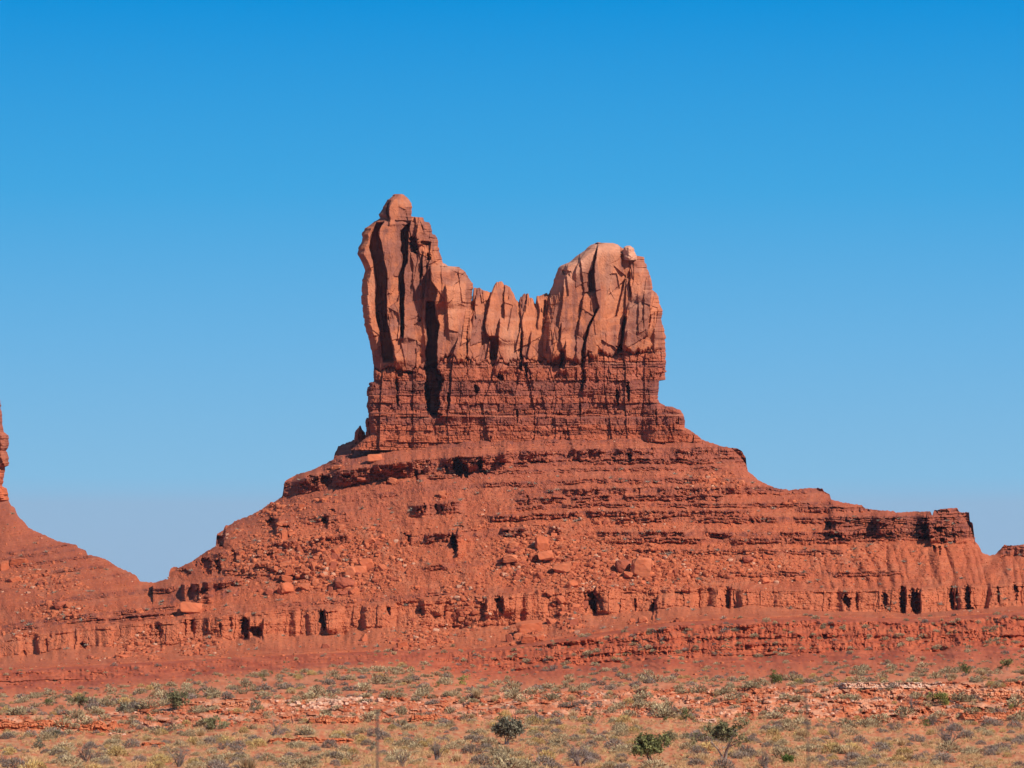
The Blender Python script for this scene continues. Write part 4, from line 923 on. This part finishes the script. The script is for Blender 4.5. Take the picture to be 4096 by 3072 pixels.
KINDS = {  # name: (label bits, base, tip, twig colour, shape, size)
    'sagebrush': ((.29, .218, .122), (.51, .395, .225), (.14, .09, .05)),
    'rabbitbrush': ((.38, .250, .10), (.60, .42, .15), (.19, .12, .06)),
    'blackbrush': ((.19, .140, .110), (.33, .255, .20), (.105, .075, .055)),
    'bunchgrass': ((.44, .29, .145), (.62, .44, .24), (.28, .17, .085))}
KGROUP = {'sagebrush': 'sagebrush on the plain', 'rabbitbrush': 'rabbitbrush on the plain', 'blackbrush': 'dark brush on the plain', 'bunchgrass': 'dry grass clumps on the plain'}
KLABEL = {'sagebrush': 'low rounded grey-green sagebrush on red desert sand', 'rabbitbrush': 'yellow-green rabbitbrush with bright tips on red desert sand', 'blackbrush': 'dark purplish-grey twiggy bush on red desert sand', 'bunchgrass': 'clump of dry straw-coloured grass between the bushes'}

GREEN, OLIVE, BRIGHT, GREYG = (.160, .160, .058), (.200, .180, .085), (.23, .225, .06), (.215, .190, .125)
TREES = [  # px, foot row, width, height, colour, trunk share, label, seed
    (2606, 3048, 150, 118, GREEN, .32, 'gnarled dark juniper with a shaggy trunk and wide low crown', 1), (2672, 2990, 62, 70, OLIVE, .35, 'small upright juniper rising behind the gnarled wide one', 2), (2898, 3040, 112, 158, OLIVE, .5, 'juniper tree with a bare pale trunk and rounded crown', 3),
    (2026, 2978, 140, 108, GREYG, .35, 'wide half-dead grey-green juniper with twisted dark trunk', 4), (3098, 2738, 68, 62, (.14, .15, .045), .1, 'round light green juniper at the edge of the sand below the scarp', 5), (3852, 2707, 68, 56, GREEN, .2, 'dark juniper with gaps in its crown, left of a round one', 6), (4030, 2682, 74, 46, GREEN, .12, 'dense round green juniper below the far red slope', 7), (3758, 2822, 90, 54, BRIGHT, .1, 'wide yellow-green bush above the orange block ledge', 8),
    (702, 2838, 104, 78, OLIVE, .12, 'big dark olive bush leaning right above a pale rock slope', 9), (318, 2832, 80, 54, OLIVE, .15, 'spreading olive juniper on the brush line above the red ledge', 10), (190, 2826, 56, 32, GREEN, .1, 'low green juniper left of a spreading olive one', 11), (1018, 2852, 56, 58, GREYG, .15, 'olive grey bush beside the broken pale ledge', 12), (862, 2926, 92, 60, OLIVE, .15, 'wide olive bush above dry grass on the near flat', 13),
    (492, 2864, 72, 56, GREYG, .2, 'grey half-bare bush above the smooth red ledge', 14), (1046, 2732, 32, 42, GREEN, .15, 'small solitary green juniper with black shadow on red sand', 15), (1862, 2742, 56, 42, BRIGHT, .08, 'bright green bush on the edge of the smooth red slope', 16), (1748, 2752, 36, 26, (.14, .15, .045), .08, 'small round green bush left of a bright green one', 17), (2742, 2888, 58, 54, GREEN, .1, 'compact dark green bush left of the white slab', 18), (2664, 2888, 36, 22, GREEN, .08, 'very small green bush left of a compact dark green one', 19), (2380, 2896, 40, 64, OLIVE, .2, 'narrow upright olive juniper in the grey brush', 20), (3200, 2738, 40, 25, (.24, .21, .04), .05, 'small yellow-green bush under the tall blurred fence stay', 21), (3334, 2738, 42, 23, (.22, .20, .05), .05, 'low yellow-green bush at the left end of the pale ledge', 22),
    (156, 3002, 62, 54, GREYG, .2, 'dark olive bush with bare twigs in the near brush', 23), (224, 2960, 58, 46, GREYG, .2, 'small grey-green bush beneath the red ledge', 24), (3135, 3056, 84, 38, (.10, .14, .03), .05, 'low dark green bush at the bottom beside dead branches', 25), (598, 2882, 36, 26, BRIGHT, .05, 'little round yellow-green bush on red sand', 26), (1486, 3014, 44, 54, GREYG, .2, 'dark bush half hidden by the fence post', 27), (3705, 2912, 46, 36, (.12, .15, .04), .05, 'green bush under a tangled dead shrub', 28), (3563, 2545, 30, 36, (.10, .12, .075), .05, 'lone blue-green bush on the far red scarp', 29), (1085, 2700, 22, 20, GREEN, .05, 'tiny green bush right of a solitary juniper', 30), (2990, 2868, 30, 20, GREEN, .05, 'tiny green bush on the open sand', 31), (4046, 2838, 34, 22, BRIGHT, .05, 'small bright green bush among orange blocks', 32)]
DEAD = [  # px, foot row, width, height, label, seed
    (714, 3068, 105, 108, 'tall dead shrub with twisted black trunk', 1), (338, 3050, 90, 92, 'thin dead shrub with upright bare stems', 2), (2322, 3064, 132, 108, 'large pale grey dead shrub with many bare branches', 3), (3798, 2978, 132, 104, 'large dark tangle of bare branches', 4), (3584, 2924, 84, 48, 'low grey dead shrub leaning right', 5), (3336, 2954, 62, 50, 'small dead tree with flat forked top', 6), (1095, 2948, 108, 68, 'wide rounded bare grey shrub', 7), (1746, 3040, 82, 88, 'upright dense dead shrub', 8), (1608, 3066, 60, 76, 'dead stump with black hollow and few twigs', 9), (3652, 2838, 52, 68, 'slim dead tree on the orange scree', 10), (2154, 3018, 48, 50, 'small dead shrub right of the half-dead juniper', 11), (888, 2998, 64, 44, 'low dead shrub in pale grass', 12), (3724, 2902, 66, 46, 'dead shrub above a green bush', 13), (14, 3068, 66, 60, 'dead shrub cut by the picture edge', 14), (1470, 2940, 42, 40, 'tiny dead shrub left of the fence post', 15), (3060, 3078, 80, 84, 'dead branches beside a low green bush', 16), (420, 3068, 60, 40, 'bare twigs beside the thin upright dead shrub', 17), (1040, 3040, 70, 40, 'sprawling dead twigs in the near brush', 18)]

def build_brush():
    rs = np.random.RandomState(21)
    n = 19000
    px = rs.uniform(-1000, 5100, n); py = 2450 + 640 * rs.rand(n)
    c, e1, e2, e3 = T3(px), E1(px), E2(px), E3(px)
    cl = noise(px / 70., py / 20., 980) + .5 * noise(px / 24., py / 9., 981)
    d = np.where(py < c - 12, 0, np.where(py < c + 3, .16, np.where(py < e1 - 4, .15 + .42 * (px > 1600) + .25 * (np.abs(py - e1) < 14) + .22 * (np.abs(py - c) < 8), np.where(py < e2 + 3, .95, np.where(py < e3 - 6, .26, .85)))))
    d = d * np.where(py > e3, sst(-.2, .3, cl + .5 * noise(px / 260., py / 60., 982)), np.where(py > e1, sst(-.6, .2, cl), sst(-.35, .5, cl)))
    # nearer bushes are larger, so fewer to the pixel
    d = d * np.where(py > e3, 0.86 - .24 * (py - e3) / 180., 1)
    for t in list(TREES) + list(DEAD):                        # room around the trees and dead shrubs
        d = d * np.where((np.abs(px - t[0]) < t[2] * .45) & (py > t[1] - 6) & (py < t[1] + 26), .06, 1)
    m = rs.rand(n) < d
    px, py = px[m], py[m]; n = len(px)
    Y = surf(px, py); pos = at(px, py, Y); pos[:, 2] -= .03
    e1, e3 = E1(px), E3(px)
    yel = sst(-.25, .5, noise(px / 130., py / 30., 985))
    r = rs.rand(n)
    fg = (py > e3 - 15); mid = (py > e1) & ~fg
    pk = np.where(fg, .06 + .18 * yel, np.where(mid, .05 + .06 * yel, .03))
    kind = np.where(r < pk, 1, np.where(r < pk + np.where(fg, .32, .26), 2, np.where(r < pk + np.where(fg, .32, .26) + np.where(fg, .20, .14), 3, 0)))
    names = ['sagebrush', 'rabbitbrush', 'blackbrush', 'bunchgrass']
    rad = np.clip(rs.lognormal(-.06, .44, n), .35, 2.0) * np.where(fg, .61, np.where(mid, .68, .70)) * np.array([1.0, .85, .85, .7])[kind]
    hgt = rad * np.array([.85, 1.0, .9, 1.0])[kind] * rs.uniform(.75, 1.2, n)
    order = np.argsort(Y)
    for k, nm in enumerate(names):
        base, tip, dk = KINDS[nm]
        tm, full, light = [], [], []
        for j in range(5):
            q = np.random.RandomState(3000 + 50 * k + j)
            V, Q = blades(q, 520 if k != 3 else 260, 'dome' if k != 3 else 'tuft', .21 if k != 3 else .75, .032 if k != 3 else .028, .9)
            V[:, 2] *= 1.0 if k != 3 else .9
            tm.append(mk_mesh(nm, V, Q, bush_tint(q, V, base, tip, dk), M_PLANT))
            V, Q = blades(q, 190, 'dome' if k != 3 else 'tuft', .25 if k != 3 else .75, .055 if k != 3 else .05, .9)
            light.append((V, Q, bush_tint(q, V, base, tip, dk)))
        ids = order[kind[order] == k]
        inframe = (px[ids] > 0) & (px[ids] < 4096) & (py[ids] < 3080)
        own = ids[inframe][:300]
        rest = np.setdiff1d(ids, own)
        for i in own:
            o = obj(nm, tm[i % 5], None, tuple(pos[i]), KLABEL[nm], 'bush' if k != 3 else 'grass clump', KGROUP[nm])
            o.scale = (rad[i], rad[i] * .9, hgt[i]); o.rotation_euler = (0, 0, float(i % 63) * .1)
        if len(rest):
            idx = rest % 5; scl = np.stack([rad[rest], rad[rest] * .9, hgt[rest]], -1)
            Vs, Fs, Cs = [], [], []; n0 = 0
            for j in range(5):
                mm = rest[idx == j]
                if not len(mm): continue
                V, Q, C = light[j]; jit = np.random.RandomState(j).uniform(.75, 1.25, (len(mm), 1, 1))
                cc = np.clip(C[None] * jit, 0, 1)
                v, f, c_ = merge([V], Q, pos[mm], np.stack([rad[mm], rad[mm], hgt[mm]], -1), (mm % 63) * .1, cc, np.zeros(len(mm), int))
                Vs.append(v); Fs.append(f + n0); Cs.append(c_); n0 += len(v)
            obj(nm + '_cover', mk_mesh(nm + '_cover', np.concatenate(Vs), np.concatenate(Fs), np.concatenate(Cs), M_PLANT), kind='stuff', label={'sagebrush': 'grey-green sagebrush covering the plain behind the nearest bushes', 'rabbitbrush': 'far yellow rabbitbrush scattered over the plain', 'blackbrush': 'far dark brush scattered over the plain', 'bunchgrass': 'far dry grass scattered over the plain'}[nm], cat='brush')
    # short straw grass in the gaps of the nearest flat, and tiny grey tufts on the talus
    n = 19000
    px = rs.uniform(-300, 4400, n); py = rs.uniform(2860, 3085, n)
    m = (py > E3(px) - 10) & (rs.rand(n) < sst(-.35, .45, noise(px / 90., py / 24., 990) + .3 * noise(px / 30., py / 9., 992)))
    px, py = px[m], py[m]; Y = surf(px, py); pos = at(px, py, Y); n = len(px)
    sh = [blades(np.random.RandomState(4000 + j), 26, 'tuft', .9, .05) for j in range(4)]
    r = rs.uniform(.14, .30, n); scl = np.stack([r * 1.3, r * 1.3, r], -1)
    tint = mix(np.array((.50, .30, .155)), np.array((.47, .31, .14)), rs.rand(n)) * rs.uniform(.75, 1.15, (n, 1))
    V, Q, C = merge([s[0] for s in sh], [s[1] for s in sh], pos, scl, rs.uniform(0, 6.28, n), tint, rs.randint(0, 4, n))
    obj('grass', mk_mesh('grass', V, Q, C, M_PLANT), kind='stuff', label='short straw-yellow grass covering the sand between the bushes', cat='grass')
    n = 5200
    px = rs.uniform(0, 4096, n); py = rs.uniform(1850, 2600, n)
    top = np.where(px < 612, SKYL(px), SKYM(px)) + 25
    z = rubble_zone(px, py)
    m = (rs.rand(n) < .05 + .35 * sst(.1, .5, noise(px / 90., py / 60., 991)) * (.4 + z)) & (py > top) & (py < T3(px) - 4)
    px, py = px[m], py[m]; Y = surf(px, py) - .3; pos = at(px, py, Y); n = len(px)
    sh = [blades(np.random.RandomState(4100 + j), 30, 'dome', .5, .14) for j in range(4)]
    r = rs.uniform(.35, .75, n); scl = np.stack([r * 1.2, r, r * .7], -1)
    tint = mix(np.array((.30, .27, .19)), np.array((.42, .36, .27)), rs.rand(n))
    V, Q, C = merge([s[0] for s in sh], [s[1] for s in sh], pos, scl, rs.uniform(0, 6.28, n), tint, rs.randint(0, 4, n))
    obj('talus_grass', mk_mesh('talus_grass', V, Q, C, M_PLANT), kind='stuff', label='tiny grey-green tufts dotted over the talus rubble', cat='grass')

def tube(pts, rad, seg=5):
    pts = np.asarray(pts, float); n = len(pts); V = []; Q = []
    for i in range(n):
        d = pts[min(i + 1, n - 1)] - pts[max(i - 1, 0)]; d /= np.linalg.norm(d) + 1e-9
        a = np.cross(d, (0.3, 1, .2)); a /= np.linalg.norm(a) + 1e-9; b = np.cross(d, a)
        for k in range(seg):
            t = 2 * math.pi * k / seg; V.append(pts[i] + rad[i] * (math.cos(t) * a + math.sin(t) * b))
    for i in range(n - 1):
        for k in range(seg):
            k2 = (k + 1) % seg; Q.append((i * seg + k, i * seg + k2, (i + 1) * seg + k2, (i + 1) * seg + k))
    return np.array(V), np.array(Q)

def branches(rs, start, dirn, length, r, depth, out, droop=.0, kids=(3, 5), wig=.25, tips=None):
    n = 6; p = np.array(start, float); d = np.array(dirn, float); d /= np.linalg.norm(d)
    pts = [p.copy()]
    for k in range(n):
        d = d + rs.normal(size=3) * wig * .5 + np.array([0, 0, -droop * .1]); d /= np.linalg.norm(d)
        p = p + d * length / n; pts.append(p.copy())
    rr = np.linspace(r, r * .45, n + 1); out.append(tube(pts, rr, 5 if depth > 1 else 4))
    if tips is not None and depth <= 1: tips.extend(pts[3:])
    if depth > 0:
        for k in range(rs.randint(*kids)):
            i = rs.randint(2, n + 1)
            dd = d + rs.normal(size=3) * .75 + np.array([0, 0, .15])
            branches(rs, pts[i], dd, length * rs.uniform(.5, .75), rr[i] * .62, depth - 1, out, droop, kids, wig, tips)

def join(parts):
    V, Q, n = [], [], 0
    for v, q in parts: V.append(v); Q.append(q + n); n += len(v)
    return np.concatenate(V), np.concatenate(Q)

def crown_mesh(name, rs, blobs, n, tint, dark, leaf=.11, tips=None):
    """sprays of small scale-leaves clustered in uneven clumps"""
    cl = []
    for (cx, cy, cz, rx, ry, rz) in blobs:
        for k in range(int(8 + 15 * rx * rz)):
            v = rs.normal(size=3); v /= np.linalg.norm(v); r = rs.uniform(.5, 1.25)
            cl.append((cx + v[0] * rx * r, cy + v[1] * ry * r, max(.05, cz + v[2] * rz * r)))
    if tips is not None and len(tips): cl += [tuple(t) for t in tips[::3]]
    cl = np.array(cl); V = []; Q = []; C = []
    shade = rs.uniform(.65, 1.25, len(cl))
    for k in range(n):
        j = rs.randint(len(cl)); p = cl[j] + rs.normal(size=3) * leaf * .85
        d = rs.normal(size=3) + np.array([0, 0, .5]); d /= np.linalg.norm(d); s = np.cross(d, rs.normal(size=3)); s /= np.linalg.norm(s)
        L, w = leaf * rs.uniform(.8, 1.9), leaf * rs.uniform(.22, .5); i = len(V)
        V += [p - s * w, p + s * w, p + d * L + s * w * .4, p + d * L - s * w * .4]; Q.append((i, i + 1, i + 2, i + 3))
        c = np.array(tint) * shade[j] * rs.uniform(.8, 1.2) if rs.rand() > .12 else np.array(dark)
        C += [c] * 4
    V = np.array(V); V[:, 2] = np.maximum(V[:, 2], 0.01)
    return mk_mesh(name, V, np.array(Q), np.array(C), M_PLANT)

def build_trees():
    A = np.array([(t[0], t[1]) for t in TREES]); Y = surf(A[:, 0], np.minimum(A[:, 1], 3090))
    for t, y in zip(TREES, Y):
        px, py, w, h, tint, ts, lab, seed = t
        rs = np.random.RandomState(500 + seed); s = y / F; W, H = w * s, h * s
        big = h > 60
        root = empty('juniper_tree' if (big or ts > .13) else 'green_bush', lab, 'tree' if (big or ts > .13) else 'bush', tuple(at(float(px), float(py), float(y))), 'junipers and green bushes on the plain')
        parts, tips = [], []
        for k in range(3 if big else 2):
            lean = rs.normal(size=2) * .25
            branches(rs, (rs.normal() * W * .03, rs.normal() * W * .03, -.05), (lean[0], lean[1], 1), H * (ts + .25), H * (.030 if big else .022), 2 if big else 1, parts, .1, (2, 5), .35, tips)
        V, Q = join(parts)
        V[:, 0] = np.clip(V[:, 0], -W * .5, W * .5); V[:, 2] = np.minimum(V[:, 2], H * .95)
        tc = mix(np.array((.17, .12, .095)), np.array((.30, .24, .21)), .5 + noise(V[:, 0] * 3, V[:, 2] * 3, seed))
        obj('trunk', mk_mesh('trunk', V, Q, tc, M_PLANT), root)
        nb = 9 if big else 6; blobs = []
        for k in range(nb):
            x = rs.uniform(-.33, .33) * W; zc = H * rs.uniform(ts + .08, .80); zc = min(zc, H * (1.0 - .42 * (abs(x) / (W * .5)) ** 2) - H * .15)
            r = rs.uniform(.13, .24)
            blobs.append((x, rs.uniform(-.22, .22) * W, zc, W * r, W * r, H * r * .8))
        blobs.append((rs.uniform(-.1, .1) * W, 0, H * .80, W * .2, W * .2, H * .17))
        n = int(np.clip(w * h * .24, 300, 3600))
        me = crown_mesh('crown', rs, blobs, n, tint, (.06, .055, .03), max(.05, .040 * W + .025), [q for q in tips if q[2] > H * ts * .8 and q[2] < H] if big else None)
        obj('crown', me, root)
    A = np.array([(t[0], t[1]) for t in DEAD]); Y = surf(A[:, 0], np.minimum(A[:, 1], 3090))
    for t, y in zip(DEAD, Y):
        px, py, w, h, lab, seed = t
        rs = np.random.RandomState(800 + seed); s = y / F; W, H = w * s, h * s
        parts = []
        for k in range(9 if w > 60 else 6):
            a = rs.uniform(-1, 1)
            branches(rs, (a * W * .08, rs.normal() * W * .05, -.05), (a * W * .55, rs.normal() * W * .25, H), H * rs.uniform(.5, .75), max(.026, H * .034), 3, parts, 0, (3, 6), .38)
        V, Q = join(parts)
        V[:, 0] *= W * .5 / max(np.percentile(np.abs(V[:, 0]), 98), .1); V[:, 2] *= H / max(np.percentile(V[:, 2], 98.5), .1)
        tc = mix(np.array((.10, .072, .062)), np.array((.25, .19, .165)), .40 + .8 * noise(V[:, 0] * 2.5, V[:, 2] * 2.5, seed))
        obj('dead_shrub', mk_mesh('dead_shrub', V, Q, tc, M_PLANT), None, tuple(at(float(px), float(py), float(y))), lab, 'dead shrub', 'dead shrubs on the plain')

def build_fence():
    Y = 42.0
    def P(px, py, y=Y): return at(float(px), float(py), float(y))
    base = P(1510, 3300); root = empty('wire_fence', 'thin wire fence with one steel post and one crooked stay, blurred close up', 'fence', tuple(base))
    parts = [('post', [(1510, 2842), (1510, 3000), (1508, 3200), (1507, 3330)], [.014] * 4, M_STEEL),
             ('stay', [(3222, 2738), (3226, 2770), (3221, 2800), (3229, 2840), (3224, 2880), (3232, 2920), (3229, 2960), (3234, 3000), (3232, 3060), (3236, 3130), (3232, 3330)], [.008, .011, .012, .010, .012, .010, .012, .011, .012, .012, .012], M_WOOD)]
    for nm, pts, r, m in parts:
        V, Q = tube([P(*p) - base for p in pts], r, 8)
        obj(nm, mk_mesh(nm, V, Q, None, m, True), root)
    for dy in (0, 150, 300):
        pts = []
        for k in range(41):
            x = -1200 + 6600 * k / 40.
            f = (x - 1510) / (3225 - 1510.)
            sag = 10 * math.sin(math.pi * (f % 1.0))
            pts.append(P(x, 2856 + dy - 98 * f + sag) - base)
        V, Q = tube(pts, [.0018] * 41, 4)
        obj('wire', mk_mesh('wire', V, Q, None, M_STEEL, True), root)
    return root

build_ground()
build_main_butte()
build_left_butte()
build_right_mesa()
build_rocks()
build_outcrops()
build_pale_blocks()
build_brush()
build_trees()
build_fence()

# thin air between the camera and the buttes
hm = bpy.data.materials.new('haze'); hm.use_nodes = True
hn, hl = hm.node_tree.nodes, hm.node_tree.links
hn.remove(hn['Principled BSDF'])
hv = hn.new('ShaderNodeVolumePrincipled'); hv.inputs['Color'].default_value = (.52, .72, 1.0, 1); hv.inputs['Density'].default_value = 1.3e-5
hl.new(hv.outputs['Volume'], hn['Material Output'].inputs['Volume'])
BX = [(x, y, z) for x in (-15000, 15000) for y in (-120, 27000) for z in (-8, 260)]
hme = mk_mesh('haze', np.array(BX), np.array([(0, 1, 3, 2), (4, 6, 7, 5), (0, 4, 5, 1), (2, 3, 7, 6), (0, 2, 6, 4), (1, 5, 7, 3)]), None, hm)
obj('haze', hme, kind='stuff', label='thin bluish air over the whole plain', cat='haze')
